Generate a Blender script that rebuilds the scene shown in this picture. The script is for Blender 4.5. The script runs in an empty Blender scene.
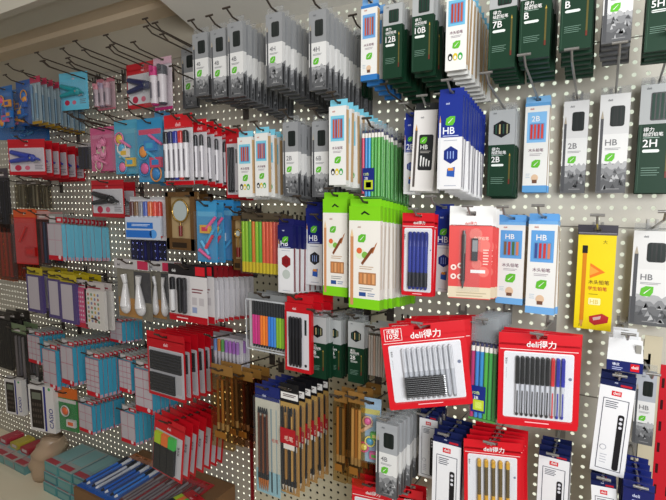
import bpy, math, random
from mathutils import Matrix, Vector, Euler
R = math.radians
sc = bpy.context.scene
COL = sc.collection
rng = random.Random(7)

# ------------------------------------------------------------------ camera
FPX, CX, CY = 475.0, 333.0, 250.0
CAM = Vector((0, -1.25, 1.45))
YAW, PITCH = 29.7, 6.25
cam_rot = Euler((R(90 - PITCH), 0, R(YAW)), 'XYZ')
RM = cam_rot.to_matrix()
cd = bpy.data.cameras.new('camera'); cam = bpy.data.objects.new('camera', cd); COL.objects.link(cam)
cd.sensor_width = 36; cd.lens = FPX / 666 * 36; cd.clip_start = .02
cam.location = CAM; cam.rotation_euler = cam_rot
sc.camera = cam

def P(px, py, d):
    """the point seen at a photo pixel, on the plane that stands d metres in front of the pegboard"""
    r = RM @ Vector(((px - CX) / FPX, (CY - py) / FPX, -1))
    k = (-d - CAM.y) / r.y
    return CAM + r * k

def pix(p):
    q = RM.transposed() @ (p - CAM)
    return CX - FPX * q.x / q.z

# ------------------------------------------------------------------ materials
_M = {}
def lin(h):
    h = h.lstrip('#'); c = [int(h[i:i + 2], 16) / 255 for i in (0, 2, 4)]
    return [(x / 12.92 if x <= .04045 else ((x + .055) / 1.055) ** 2.4) for x in c] + [1]
def M(h, rough=.42, metal=0.0):
    k = (h, rough, metal)
    if k in _M: return _M[k]
    m = bpy.data.materials.new('paint_' + h.strip('#')); m.use_nodes = True
    b = m.node_tree.nodes['Principled BSDF']
    b.inputs['Base Color'].default_value = lin(h); b.inputs['Roughness'].default_value = rough
    b.inputs['Metallic'].default_value = metal
    if rough >= .4 and not metal: b.inputs['Specular IOR Level'].default_value = .25
    _M[k] = m
    return m
def noisy(h1, h2, scale, rough=.6, stretch=(1, 1, 1), metal=0):
    k = ('n', h1, h2, scale, rough, stretch)
    if k in _M: return _M[k]
    m = bpy.data.materials.new('grain'); m.use_nodes = True
    nt = m.node_tree; b = nt.nodes['Principled BSDF']
    tc = nt.nodes.new('ShaderNodeTexCoord'); mp = nt.nodes.new('ShaderNodeMapping'); mp.inputs['Scale'].default_value = stretch
    nz = nt.nodes.new('ShaderNodeTexNoise'); nz.inputs['Scale'].default_value = scale; nz.inputs['Detail'].default_value = 3
    mx = nt.nodes.new('ShaderNodeMix'); mx.data_type = 'RGBA'
    mx.inputs[6].default_value = lin(h1); mx.inputs[7].default_value = lin(h2)
    L = nt.links
    L.new(tc.outputs['Object'], mp.inputs[0]); L.new(mp.outputs[0], nz.inputs['Vector'])
    L.new(nz.outputs['Fac'], mx.inputs[0]); L.new(mx.outputs[2], b.inputs['Base Color'])
    b.inputs['Roughness'].default_value = rough; b.inputs['Metallic'].default_value = metal
    _M[k] = m
    return m
def clear(tint='#ffffff', amt=.12, rough=.18, body=None):
    """thin clear plastic: mostly see-through, a little gloss, optional milky body colour"""
    k = ('c', tint, amt, rough, body)
    if k in _M: return _M[k]
    m = bpy.data.materials.new('clear_plastic'); m.use_nodes = True
    nt = m.node_tree; nt.nodes.clear()
    o = nt.nodes.new('ShaderNodeOutputMaterial'); t = nt.nodes.new('ShaderNodeBsdfTransparent')
    t.inputs[0].default_value = lin(tint)
    g = nt.nodes.new('ShaderNodeBsdfPrincipled'); g.inputs['Base Color'].default_value = lin(body or '#a4a8aa')
    g.inputs['Roughness'].default_value = rough
    mx = nt.nodes.new('ShaderNodeMixShader'); mx.inputs[0].default_value = amt
    nt.links.new(t.outputs[0], mx.inputs[1]); nt.links.new(g.outputs[0], mx.inputs[2]); nt.links.new(mx.outputs[0], o.inputs[0])
    _M[k] = m
    return m
WHITE = M('#e6e6e4'); OFFW = M('#d8d8d4'); BLACK = M('#141416'); DARK = M('#26282a'); RED = M('#c8121f'); NAVY = M('#17215e')
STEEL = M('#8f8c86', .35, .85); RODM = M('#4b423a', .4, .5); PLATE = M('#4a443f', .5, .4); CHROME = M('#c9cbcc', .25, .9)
LEAF = M('#5fb52f'); WOODP = M('#c98f4e'); SKYB = M('#7fb6de'); GREY = M('#8f9092'); MID = M('#a9aaab')
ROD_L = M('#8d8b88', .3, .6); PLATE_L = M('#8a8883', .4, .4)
CLEAR = clear(); CLEARB = clear(amt=.2, rough=.12); BLIST = clear(amt=.05, rough=.12)

# ------------------------------------------------------------------ mesh builder
_TX = {}
def text_geo(s):
    if s in _TX: return _TX[s]
    cu = bpy.data.curves.new('t', 'FONT'); cu.body = s; cu.resolution_u = 2; cu.offset = .012
    o = bpy.data.objects.new('t', cu); COL.objects.link(o)
    dg = bpy.context.evaluated_depsgraph_get(); ev = o.evaluated_get(dg); me = ev.to_mesh()
    vs = [(v.co.x, v.co.y) for v in me.vertices]; fs = [tuple(p.vertices) for p in me.polygons]
    ev.to_mesh_clear(); bpy.data.objects.remove(o); bpy.data.curves.remove(cu)
    x0 = min(v[0] for v in vs); x1 = max(v[0] for v in vs); y0 = min(v[1] for v in vs); y1 = max(v[1] for v in vs)
    _TX[s] = ([((x - x0) / (x1 - x0), (y - y0) / (y1 - y0)) for x, y in vs], fs, (x1 - x0) / (y1 - y0))
    return _TX[s]

class MB:
    def __init__(s): s.v = []; s.f = []; s.mi = []; s.mats = []; s.sm = []
    def add(s, vs, fs, mat, smooth=False):
        if mat not in s.mats: s.mats.append(mat)
        i = s.mats.index(mat); n = len(s.v)
        s.v += [tuple(v) for v in vs]
        for f in fs: s.f.append(tuple(n + k for k in f)); s.mi.append(i); s.sm.append(smooth)
        return s
    def box(s, x0, x1, y0, y1, z0, z1, mat):
        vs = [(x, y, z) for z in (z0, z1) for y in (y0, y1) for x in (x0, x1)]
        return s.add(vs, [(0, 2, 3, 1), (4, 5, 7, 6), (0, 1, 5, 4), (2, 6, 7, 3), (0, 4, 6, 2), (1, 3, 7, 5)], mat)
    def prism(s, pts, y0, y1, mat, bev=0):
        """outline in x,z (counter clockwise seen from the front) extruded from y0 (front) to y1"""
        n = len(pts)
        vs = [(x, y0, z) for x, z in pts] + [(x, y1, z) for x, z in pts]
        fs = [tuple(range(n)), tuple(range(2 * n - 1, n - 1, -1))] + [(k, n + k, n + (k + 1) % n, (k + 1) % n) for k in range(n)]
        return s.add(vs, fs, mat)
    def rect(s, x0, x1, z0, z1, y, mat): return s.add([(x0, y, z0), (x1, y, z0), (x1, y, z1), (x0, y, z1)], [(0, 1, 2, 3)], mat)
    def srect(s, x, y0, y1, z0, z1, mat): return s.add([(x, y0, z0), (x, y1, z0), (x, y1, z1), (x, y0, z1)], [(0, 1, 2, 3)], mat)
    def poly(s, pts, y, mat): return s.add([(x, y, z) for x, z in pts], [tuple(range(len(pts)))], mat)
    def ell(s, x, z, rx, rz, y, mat, n=14, a=0):
        ca, sa = math.cos(a), math.sin(a)
        return s.poly([(x + rx * math.cos(t) * ca - rz * math.sin(t) * sa, z + rx * math.cos(t) * sa + rz * math.sin(t) * ca) for t in [2 * math.pi * k / n for k in range(n)]], y, mat)
    def text(s, st, x, z, y, mat, h=None, w=None, al='l', vert=False):
        vs, fs, asp = text_geo(st)
        if h is None: h = w / asp
        if w is None: w = h * asp
        if vert:   # reads upwards
            return s.add([(x - v * h, y, z + u * w) for u, v in vs], fs, mat)
        x -= {'l': 0, 'c': w / 2, 'r': w}[al]
        return s.add([(x + u * w, y, z + v * h) for u, v in vs], fs, mat)
    def cyl(s, p0, p1, r0, r1, mat, n=8, caps=True):
        p0 = Vector(p0); p1 = Vector(p1); d = (p1 - p0).normalized()
        a = d.orthogonal().normalized(); b = d.cross(a)
        vs = []
        for p, r in ((p0, r0), (p1, r1)):
            for k in range(n):
                t = 2 * math.pi * k / n; vs.append(p + (a * math.cos(t) + b * math.sin(t)) * r)
        s.add(vs, [(k, (k + 1) % n, n + (k + 1) % n, n + k) for k in range(n)], mat, True)
        if caps: s.add(vs[:n], [tuple(range(n - 1, -1, -1))], mat); s.add(vs[n:], [tuple(range(n))], mat)
        return s
    def tube(s, pts, r, mat, n=6):
        for a, b in zip(pts, pts[1:]): s.cyl(a, b, r, r, mat, n)
        return s
    def ring(s, c, R0, r, mat, n=20, m=6, sx=1):
        vs = []; fs = []
        for i in range(n):
            t = 2 * math.pi * i / n
            for j in range(m):
                q = 2 * math.pi * j / m; rr = R0 + r * math.cos(q)
                vs.append((c[0] + rr * math.cos(t) * sx, c[1] + r * math.sin(q), c[2] + rr * math.sin(t)))
        for i in range(n):
            for j in range(m):
                fs.append((i * m + j, ((i + 1) % n) * m + j, ((i + 1) % n) * m + (j + 1) % m, i * m + (j + 1) % m))
        return s.add(vs, fs, mat, True)
    def ball(s, c, rx, ry, rz, mat, n=10, m=7):
        vs = []; fs = []
        for i in range(m + 1):
            a = -math.pi / 2 + math.pi * i / m
            for j in range(n):
                t = 2 * math.pi * j / n
                vs.append((c[0] + rx * math.cos(a) * math.cos(t), c[1] + ry * math.cos(a) * math.sin(t), c[2] + rz * math.sin(a)))
        for i in range(m):
            for j in range(n): fs.append((i * n + j, i * n + (j + 1) % n, (i + 1) * n + (j + 1) % n, (i + 1) * n + j))
        return s.add(vs, fs, mat, True)
    def slotplate(s, x0, x1, z0, z1, y0, y1, mat, sw=.014, sh=.007, sz=None, sx=None):
        """a plate with a hanging slot"""
        sz = (z0 + z1) / 2 if sz is None else sz; sx = (x0 + x1) / 2 if sx is None else sx
        s.box(x0, x1, y0, y1, z0, sz - sh / 2, mat); s.box(x0, x1, y0, y1, sz + sh / 2, z1, mat)
        s.box(x0, sx - sw / 2, y0, y1, sz - sh / 2, sz + sh / 2, mat); s.box(sx + sw / 2, x1, y0, y1, sz - sh / 2, sz + sh / 2, mat)
        return s
    def build(s, name, parent=None):
        me = bpy.data.meshes.new(name); me.from_pydata(s.v, [], s.f)
        for m in s.mats: me.materials.append(m)
        me.polygons.foreach_set('material_index', s.mi); me.polygons.foreach_set('use_smooth', s.sm); me.update()
        o = bpy.data.objects.new(name, me); COL.objects.link(o); o.parent = parent
        return o

def tag(o, label=None, cat=None, group=None, kind=None):
    if label: o['label'] = label
    if cat: o['category'] = cat
    if group: o['group'] = group
    if kind: o['kind'] = kind
    return o
def struct(name, mb):
    o = mb.build(name); o['kind'] = 'structure'; return o

def rrect(x0, x1, z0, z1, r, k=4):
    out = []
    for cx, cz, a0 in ((x1 - r, z0 + r, -90), (x1 - r, z1 - r, 0), (x0 + r, z1 - r, 90), (x0 + r, z0 + r, 180)):
        for i in range(k + 1):
            a = R(a0 + 90 * i / k); out.append((cx + r * math.cos(a), cz + r * math.sin(a)))
    return out
def hexagon(x, z, rx, rz): return [(x + rx * math.cos(R(a)), z + rz * math.sin(R(a))) for a in (-90, -30, 30, 90, 150, 210)]

# A product kind returns dict(parts=[(name, MB, label, [(sub, MB, label)])], t=thickness, hole=(y,z) of its hanging slot)
E1, E2, E3 = -.0003, -.0006, -.0009     # print layers in front of a face
class Face:
    """front face of a w x h pack; u runs 0..1 left to right, v 0..1 from the top down"""
    def __init__(s, mb, w, h, y=0): s.mb, s.w, s.h, s.y = mb, w, h, y
    def x(s, u): return (u - .5) * s.w
    def z(s, v): return s.h * (1 - v)
    def r(s, u0, u1, v0, v1, m, l=1): s.mb.rect(s.x(u0), s.x(u1), s.z(v1), s.z(v0), s.y - .0003 * l, m); return s
    def rr(s, u0, u1, v0, v1, rad, m, l=1): s.mb.poly(rrect(s.x(u0), s.x(u1), s.z(v1), s.z(v0), rad), s.y - .0003 * l, m); return s
    def p(s, pts, m, l=1): s.mb.poly([(s.x(u), s.z(v)) for u, v in pts], s.y - .0003 * l, m); return s
    def e(s, u, v, ru, m, l=1, asp=1, a=0): s.mb.ell(s.x(u), s.z(v), ru * s.w, ru * s.w * asp, s.y - .0003 * l, m, a=a); return s
    def t(s, st, u, v, m, h=None, w=None, al='l', l=2, vert=False):
        s.mb.text(st, s.x(u), s.z(v), s.y - .0003 * l, m, h=h * s.h if h else None, w=w * s.w if w else None, al=al, vert=vert); return s
    def lines(s, u0, u1, v0, dv, n, m, th=.005, l=2):
        for k in range(n): s.r(u0, u1 - (.12 * (u1 - u0) if k % 2 else 0), v0 + k * dv, v0 + k * dv + th, m, l)
        return s
    def leaf(s, u, v, ru, l=2):
        a = ru * s.w
        pts = [(-1, -.7), (-.6, -.9), (.5, -.9), (.95, -.2), (1, .9), (-.1, .95), (-.85, .5)]
        s.mb.poly([(s.x(u) + a * p, s.z(v) + a * q) for p, q in pts], s.y - .0003 * l, LEAF)
        s.mb.poly([(s.x(u) + a * p, s.z(v) + a * q) for p, q in [(-.5, -.4), (-.3, -.45), (.55, .5), (.5, .55)]], s.y - .0003 * (l + 1), WHITE)
        return s
    def pencil(s, u, v0, v1, ru, m, tip=WOODP, l=2):
        s.p([(u - ru, v1), (u + ru, v1), (u + ru, v0 + .1 * (v1 - v0)), (u, v0), (u - ru, v0 + .1 * (v1 - v0))], m, l)
        s.p([(u + ru, v0 + .1 * (v1 - v0)), (u, v0), (u - ru, v0 + .1 * (v1 - v0))], tip, l + 1)
        return s

def hang_tab(w, h, t, m=CLEARB, hh=.016, wd=None):
    b = MB(); ww = (wd or w) / 2
    b.slotplate(-ww, ww, h, h + hh, t * .5 - .0006, t * .5 + .0006, m, sw=.012, sh=.0065, sz=h + hh * .52)
    return ('hang_tab', b, None, []), (t * .5, h + hh * .52)

def window(w, h, u0, u1, v0, v1, rad, fill, pens=0, cols=()):
    """dark cut-out window with pencil ends inside"""
    b = MB(); f = Face(b, w, h)
    b.poly(rrect(f.x(u0), f.x(u1), f.z(v1), f.z(v0), rad), -.0005, fill)
    for k in range(pens):
        u = u0 + (u1 - u0) * (k + .6) / (pens + .2); hw = (u1 - u0) / pens * .3
        f.r(u - hw, u + hw, v0 + .012, v1 - .012, cols[k % len(cols)], 3)
    return ('window', b, None, [])

def pencil_box_grey(w, h, grade='2B', t=.014, top='#8e9092', seed=1, base='#58595b'):
    b = MB(); g = M(top); dk = M(base)
    b.box(-w / 2, w / 2, 0, t, h * .6, h, g); b.box(-w / 2, w / 2, 0, t, h * .3, h * .6, M('#dcdcda')); b.box(-w / 2, w / 2, 0, t, 0, h * .3, dk)
    b.add([(w / 2 + .0003, 0, h * .3), (w / 2 + .0003, t, h * .3), (w / 2 + .0003, t, h * .36), (w / 2 + .0003, t * .5, h * .33)], [(0, 1, 2, 3)], M('#8f9091'))
    b.srect(w / 2 + .0003, t * .1, t * .5, h * .02, h * .26, M('#2c2d2f'))
    f = Face(b, w, h); r = random.Random(seed)
    f.t('deli', .26, .07, M('#5a5c60'), h=.022, l=2)
    f.pencil(.1, .16, .98, .05, M('#4c4d50'), M('#a59a88'))
    f.t(grade, .24, .515, M('#777779'), h=.062)
    f.lines(.24, .76, .54, .014, 2, M('#8d8d8f'), .006)
    f.leaf(.42, .635, .17)
    # printed mountain ridges: soft jagged bands, darker towards the foot, with small facets
    for k, (v0, c) in enumerate(((.665, '#a9aaab'), (.72, '#838486'), (.78, '#6a6b6d'), (.85, base))):
        m = M(c); n = 9
        us = [.16 + .84 * q / n for q in range(n + 1)] if k else [.16 + .84 * q / n for q in range(n + 1)]
        vs_ = [v0 + (.05 * r.random()) for _ in us]
        for q in range(n): f.p([(us[q], .985), (min(.995, us[q + 1]), .985), (min(.995, us[q + 1]), vs_[q + 1]), (us[q], vs_[q])], m, .4 + .25 * k)
    for k in range(16):
        u = .2 + .75 * r.random(); v = .72 + .2 * r.random(); q = .03 + .07 * r.random(); c = r.choice(['#97989a', '#757678', '#3c3d3f', '#b4b5b6', '#4b4c4e'])
        f.p([(max(.16, u - q), min(.97, v + .03 + .04 * r.random())), (min(.98, u + q), min(.975, v + .05)), (u, v)], M(c), 1.5)
    f.lines(.35, .8, .955, .02, 1, M('#9a9a9a'), .006)
    tab, hole = hang_tab(w, h, t)
    win = window(w, h, .36, .84, .12, .325, w * .09, M('#0d0f0f', .3), 4, [M('#1c2523'), M('#232a28')])
    return dict(parts=[('carton', b, None, []), win, tab], t=t, hole=hole)

def pencil_box_green(w, h, grade='12B', t=.014, hexa=False, split=.28):
    b = MB(); gr = M('#0a311e', .5); hd = M('#a8abab')
    b.box(-w / 2, w / 2, 0, t, h * (1 - split), h, hd); b.box(-w / 2, w / 2, 0, t, 0, h * (1 - split), gr)
    f = Face(b, w, h)
    f.r(.06, .06 + .012, split, .98, M('#3c5a48'), 1)
    f.t('deli', .16, .045, M('#4d5054'), h=.02)
    v = split + .065; q = (1 - split) / .72
    f.t('得力', .14, v + .008, WHITE, w=.3); f.t('绘图铅笔', .14, v + .055 * q, WHITE, w=.56)
    f.lines(.14, .6, v + .065 * q, .012, 1, M('#9db5a8'), .006)
    f.t(grade, .14, v + .165 * q, WHITE, h=.08 * q)
    f.rr(.14, .62, v + .19 * q, v + .222 * q, .003, M('#dfe5e0'), 2)
    f.lines(.14, .66, v + .38 * q, .022, 4, M('#6d8a7b'), .006)
    f.pencil(.84, split + .1, .82, .03, M('#5d5427'), M('#b69b43')); f.r(.81, .87, .8, .86, M('#6a2c1f'), 3)
    if hexa:
        wb = MB(); wf = Face(wb, w, h); wb.poly(hexagon(0, wf.z(split * .55), w * .36, w * .34), -.0005, BLACK)
        for k in range(4): wf.r(.26 + k * .14, .32 + k * .14, split * .55 - .055, split * .55 + .055, M(['#274a3c', '#b9a878', '#274a3c', '#8d8b6a'][k]), 3)
        win = ('window', wb, None, [])
    else:
        win = window(w, h, .3, .82, .075, split - .03, w * .06, M('#0b0d0c', .3), 4, [M('#123528'), M('#1e3b30')])
    tab, hole = hang_tab(w, h, t)
    return dict(parts=[('carton', b, None, []), win, tab], t=t, hole=hole)

def pencil_box_kids(w, h, t=.014, grade=None, peng=True, band='#6fb7d8', bottom='#3f7fc4', pens=('#c7552f', '#a33b28', '#d0713d', '#9c4530'), clip=True, side='#c9a679'):
    b = MB(); B = M(band)
    b.box(-w / 2, w / 2, 0, t, 0, h, M('#e2e2de'))
    f = Face(b, w, h)
    b.srect(w / 2 + .0003, .001, t - .001, h * .06, h * .95, M(side))
    f.t('deli', .2, .075, M('#b5503c'), h=.022)
    f.r(.1, .9, .12 if not grade else .1, .44, B, 1)
    if grade: f.t(grade, .28, .205, WHITE, h=.06, l=3)
    f.t('木头铅笔', .5, .545, M('#7b5a68'), w=.62, al='c'); f.lines(.25, .75, .565, .016, 2, M('#9a8e96'), .006)
    f.leaf(.52, .68, .19)
    if peng:
        for k, c in enumerate(('#222222', '#d8bf1d', '#3aa047')):
            f.e(.24 + k * .24, .83, .115, M(c), 2, 1.5); f.e(.24 + k * .24, .84, .06, WHITE, 3, 1.5)
    else:
        f.e(.5, .84, .15, M('#d8b99a'), 2, 1.1); f.r(.4, .6, .86, .9, M('#6d4a3a'), 3); f.lines(.12, .3, .79, .02, 3, M('#b9c7d0'), .008)
    if bottom:
        b.box(-w / 2 - .0004, w / 2 + .0004, -.0004, t + .0004, -.0004, h * .075, M(bottom))
        b.box(-w / 2 - .0004, w / 2 + .0004, -.0004, t + .0004, h * .965, h + .0004, M(bottom if not peng else band))
    win = window(w, h, .2, .82, .225 if grade else .155, .41, w * .05, M('#5a8fc0'), 4, [M(c) for c in pens])
    tab, hole = hang_tab(w, h, t, M(band) if clip else CLEARB)
    return dict(parts=[('carton', b, None, []), win, tab], t=t, hole=hole)

def pencil_box_navy(w, h, t=.014, grade='HB', topf=.44, top='#1c2f86', side=None, red=False, hexc='#1a2c78'):
    b = MB(); N = M(top)
    b.box(-w / 2, w / 2, 0, t, h * (1 - topf), h, N); b.box(-w / 2, w / 2, 0, t, 0, h * (1 - topf), M('#dfdfe0'))
    b.srect(w / 2 + .0003, t * .3, t * .75, 0.004, h * (1 - topf), M(side or '#8a8794'))
    f = Face(b, w, h)
    f.t('deli', .3, .09, M('#cfd6ee'), h=.022); f.leaf(.5, .215 * topf / .44 + .05, .2)
    f.t(grade, .2, topf - .035, M('#e8ecf4'), h=.075); f.lines(.2, .85, topf - .02, .01, 1, M('#b9c4e6'), .008)
    f.pencil(.08, .2, .97, .035, M('#d7d7da'), WOODP)
    f.lines(.25, .8, topf + .03, .02, 1, M('#9aa0b0'), .006)
    f.mb.poly(hexagon(f.x(.55), f.z(topf + .19), w * .33, w * .36), -.0006, M(hexc))
    for k in range(3): f.r(.4 + k * .12, .44 + k * .12, topf + .15, topf + .23, M('#5a1a20' if red else '#8fa4d8'), 3)
    if red: f.e(.55, topf + .38, .26, M('#b7bfb8'), 2)
    else:
        f.p([(.42, topf + .34), (.74, topf + .32), (.72, topf + .43), (.4, topf + .42)], M('#2d57a8'), 2); f.r(.45, .68, topf + .33, topf + .36, M('#d98f3a'), 3)
    f.lines(.3, .8, .96, .01, 1, M('#9aa0b0'), .006)
    tab, hole = hang_tab(w, h, t, N)
    return dict(parts=[('carton', b, None, []), tab], t=t, hole=hole)

def pencil_box_mono(w, h, t=.014):
    b = MB(); b.box(-w / 2, w / 2, 0, t, 0, h, M('#dedbd8')); f = Face(b, w, h)
    f.t('deli', .3, .1, M('#6b6b70'), h=.022); f.pencil(.14, .17, .95, .05, M('#57504c'), WOODP)
    f.rr(.28, .9, .3, .74, .004, DARK, 1); f.leaf(.48, .37, .15, 3); f.t('HB', .36, .48, WHITE, h=.055, l=3)
    f.lines(.36, .8, .5, .018, 2, M('#a8a4a0'), .008)
    for k in range(4): f.p([(.38 + k * .12, .56 + .02 * k), (.45 + k * .12, .56 + .02 * k), (.42 + k * .12, .7), (.38 + k * .12, .68)], WHITE, 3)
    tab, hole = hang_tab(w, h, t, DARK)
    return dict(parts=[('carton', b, None, []), tab], t=t, hole=hole)

def pencil_box_tree(w, h, t=.014):
    b = MB(); G = M('#7cc81c'); W_ = M('#e6e2da')
    b.box(-w / 2, w / 2, 0, t, h * .86, h, G); b.box(-w / 2, w / 2, 0, t, h * .1, h * .86, W_); b.box(-w / 2, w / 2, 0, t, 0, h * .1, G)
    b.srect(w / 2 + .0003, t * .3, t * .8, h * .2, h * .82, M('#d9cdbb'))
    f = Face(b, w, h)
    f.p([(.38, .075), (.5, .045), (.68, .08), (.62, .085), (.5, .065), (.42, .085)], BLACK, 2)
    f.t('deli', .28, .21, M('#9a6a52'), h=.018)
    f.pencil(.1, .22, .97, .05, M('#c58a5e'), M('#e4c193')); f.leaf(.42, .31, .13)
    f.e(.38, .46, .16, M('#d9e4c2'), 1); f.e(.34, .43, .09, M('#d8663a'), 2); f.e(.52, .47, .1, M('#7ab04a'), 2)
    f.p([(.4, .55), (.72, .4), (.86, .38), (.8, .42), (.45, .57)], M('#7a4326'), 3)
    f.p([(.86, .36), (.92, .34), (.78, .45), (.74, .45)], M('#b06a3a'), 3); f.lines(.35, .8, .58, .02, 2, M('#c2a68c'), .008)
    win = window(w, h, .32, .88, .64, .76, .001, M('#a9754a'), 4, [M('#c98552'), M('#d99f6c')])
    f.lines(.35, .8, .79, .02, 2, M('#8f8f90'), .008); f.r(.34, .56, .835, .875, M('#2c4d8a'), 2); f.lines(.62, .85, .84, .02, 2, M('#8b98b0'), .01)
    tab, hole = hang_tab(w, h, t, G)
    return dict(parts=[('carton', b, None, []), win, tab], t=t, hole=hole)

def pencil_pack_yellow(w, h, t=.012):
    b = MB(); Y = M('#e8cf12'); b.box(-w / 2, w / 2, 0, t, 0, h, Y); f = Face(b, w, h)
    f.pencil(.2, .99, .17, .055, M('#cf7f10'), WOODP); f.r(.13, .27, .12, .2, BLACK, 3)
    f.p([(.36, .3), (.36, .46), (.76, .39)], M('#e4791d'), 2); f.p([(.36, .33), (.36, .43), (.6, .385)], M('#f0a13a'), 3)
    f.t('木头铅笔', .33, .52, M('#6a3a20'), w=.55); f.t('学生铅笔', .33, .585, M('#b9232c'), w=.5); f.lines(.36, .6, .62, .02, 1, M('#a08a10'), .008)
    f.rr(.36, .68, .665, .735, .002, M('#f4ecb0'), 2); f.t('HB', .4, .725, M('#d8c060'), h=.045, l=3)
    f.p([(.4, .86), (.74, .82), (.92, .85), (.9, .91), (.56, .95), (.42, .92)], M('#b0292c'), 2); f.p([(.5, .87), (.72, .845), (.7, .88), (.52, .9)], M('#c9a7a0'), 3)
    f.t('12', .14, .975, M('#3a3408'), h=.03); f.t('大', .66, .1, M('#8d7d10'), h=.04)
    top = MB(); top.slotplate(-w / 2 - .002, w / 2 + .002, h - .001, h + .02, t * .3, t * .6, M('#3d3b44', .25), sw=.014, sh=.008, sz=h + .01)
    top.cyl((-w / 2, .001, h + .001), (w / 2, .001, h + .001), .004, .004, M('#8a8a94', .2, .7), 8)
    return dict(parts=[('carton', b, None, []), ('clip_strip', top, 'dark plastic strip along the top', [])], t=t, hole=(t * .45, h + .01))

def stylus_box(w, h, t=.016, topc='#141d4a'):
    b = MB(); N = M(topc); b.box(-w / 2, w / 2, 0, t, 0, h, M('#e3e3e5')); f = Face(b, w, h)
    b.srect(w / 2 + .0003, 0, t, 0, h, M('#2b3050'))
    f.r(.36, .64, .045, .1, M('#d01c28'), 2); f.t('deli', .5, .085, WHITE, w=.2, al='c', l=3)
    for u0, u1, v0, v1 in ((.14, .16, .14, .95), (.86, .88, .14, .95), (.14, .88, .135, .142), (.14, .88, .945, .952)): f.r(u0, u1, v0, v1, M('#2a2b45'), 2)
    f.lines(.22, .58, .165, .022, 4, M('#4d4f5c'), .009)
    f.rr(.62, .8, .3, .94, w * .07, M('#1d1b1e'), 2)
    for k in range(3): f.e(.71, .345 + k * .05, .05, M('#cfcfd6'), 3)
    f.e(.3, .7, .1, M('#9a9ba6'), 2); f.e(.3, .7, .08, M('#e3e3e5'), 3); f.lines(.24, .44, .78, .03, 4, M('#b4b5bd'), .009)
    tp = MB(); hh = h * .13
    tp.box(-w / 2, w / 2, 0, t, h, h + hh * .5, N); tp.slotplate(-w / 2, w / 2, h + hh * .5, h + hh, t * .5, t * .5 + .0012, N, sw=.012, sh=.007)
    tp.rect(w * .08, w * .4, h + hh * .1, h + hh * .28, -.0005, M('#b81e2c')); tp.text('deli', -w * .1, h + hh * .3, -.0005, M('#c9cfe8'), h=hh * .13)
    return dict(parts=[('carton', b, None, []), ('hanging_header', tp, 'navy top of the box', [])], t=t, hole=(t * .5 + .0006, h + hh * .75))

def pen(x, z0, z1, r, barrel, cap, capf=.42, y=0, tip=None, name='pen', grip=None):
    """one pen, cap upwards: barrel with a cap and a tip"""
    b = MB(); L = z1 - z0; zc = z1 - L * capf; yy = y - r
    b.cyl((x, yy, z0 + L * .05), (x, yy, zc), r * .85, r * .9, barrel, 7)
    if grip: b.cyl((x, yy, z0 + L * .05), (x, yy, z0 + L * .3), r * .92, r * .92, grip, 7)
    subs = []
    c = MB(); c.cyl((x, yy, zc), (x, yy, z1 - L * .03), r, r * .95, cap, 8); c.cyl((x, yy, z1 - L * .03), (x, yy, z1), r * .95, r * .5, cap, 8)
    c.box(x + r * .1, x + r * .6, yy - r * 1.35, yy - r * .9, zc + L * .1, z1 - L * .02, cap)
    t = MB(); t.cyl((x, yy, z0), (x, yy, z0 + L * .05), r * .55, r * .9, tip or cap, 7)
    return (name, b, None, [('cap', c, None), ('tip', t, None)])

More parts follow.
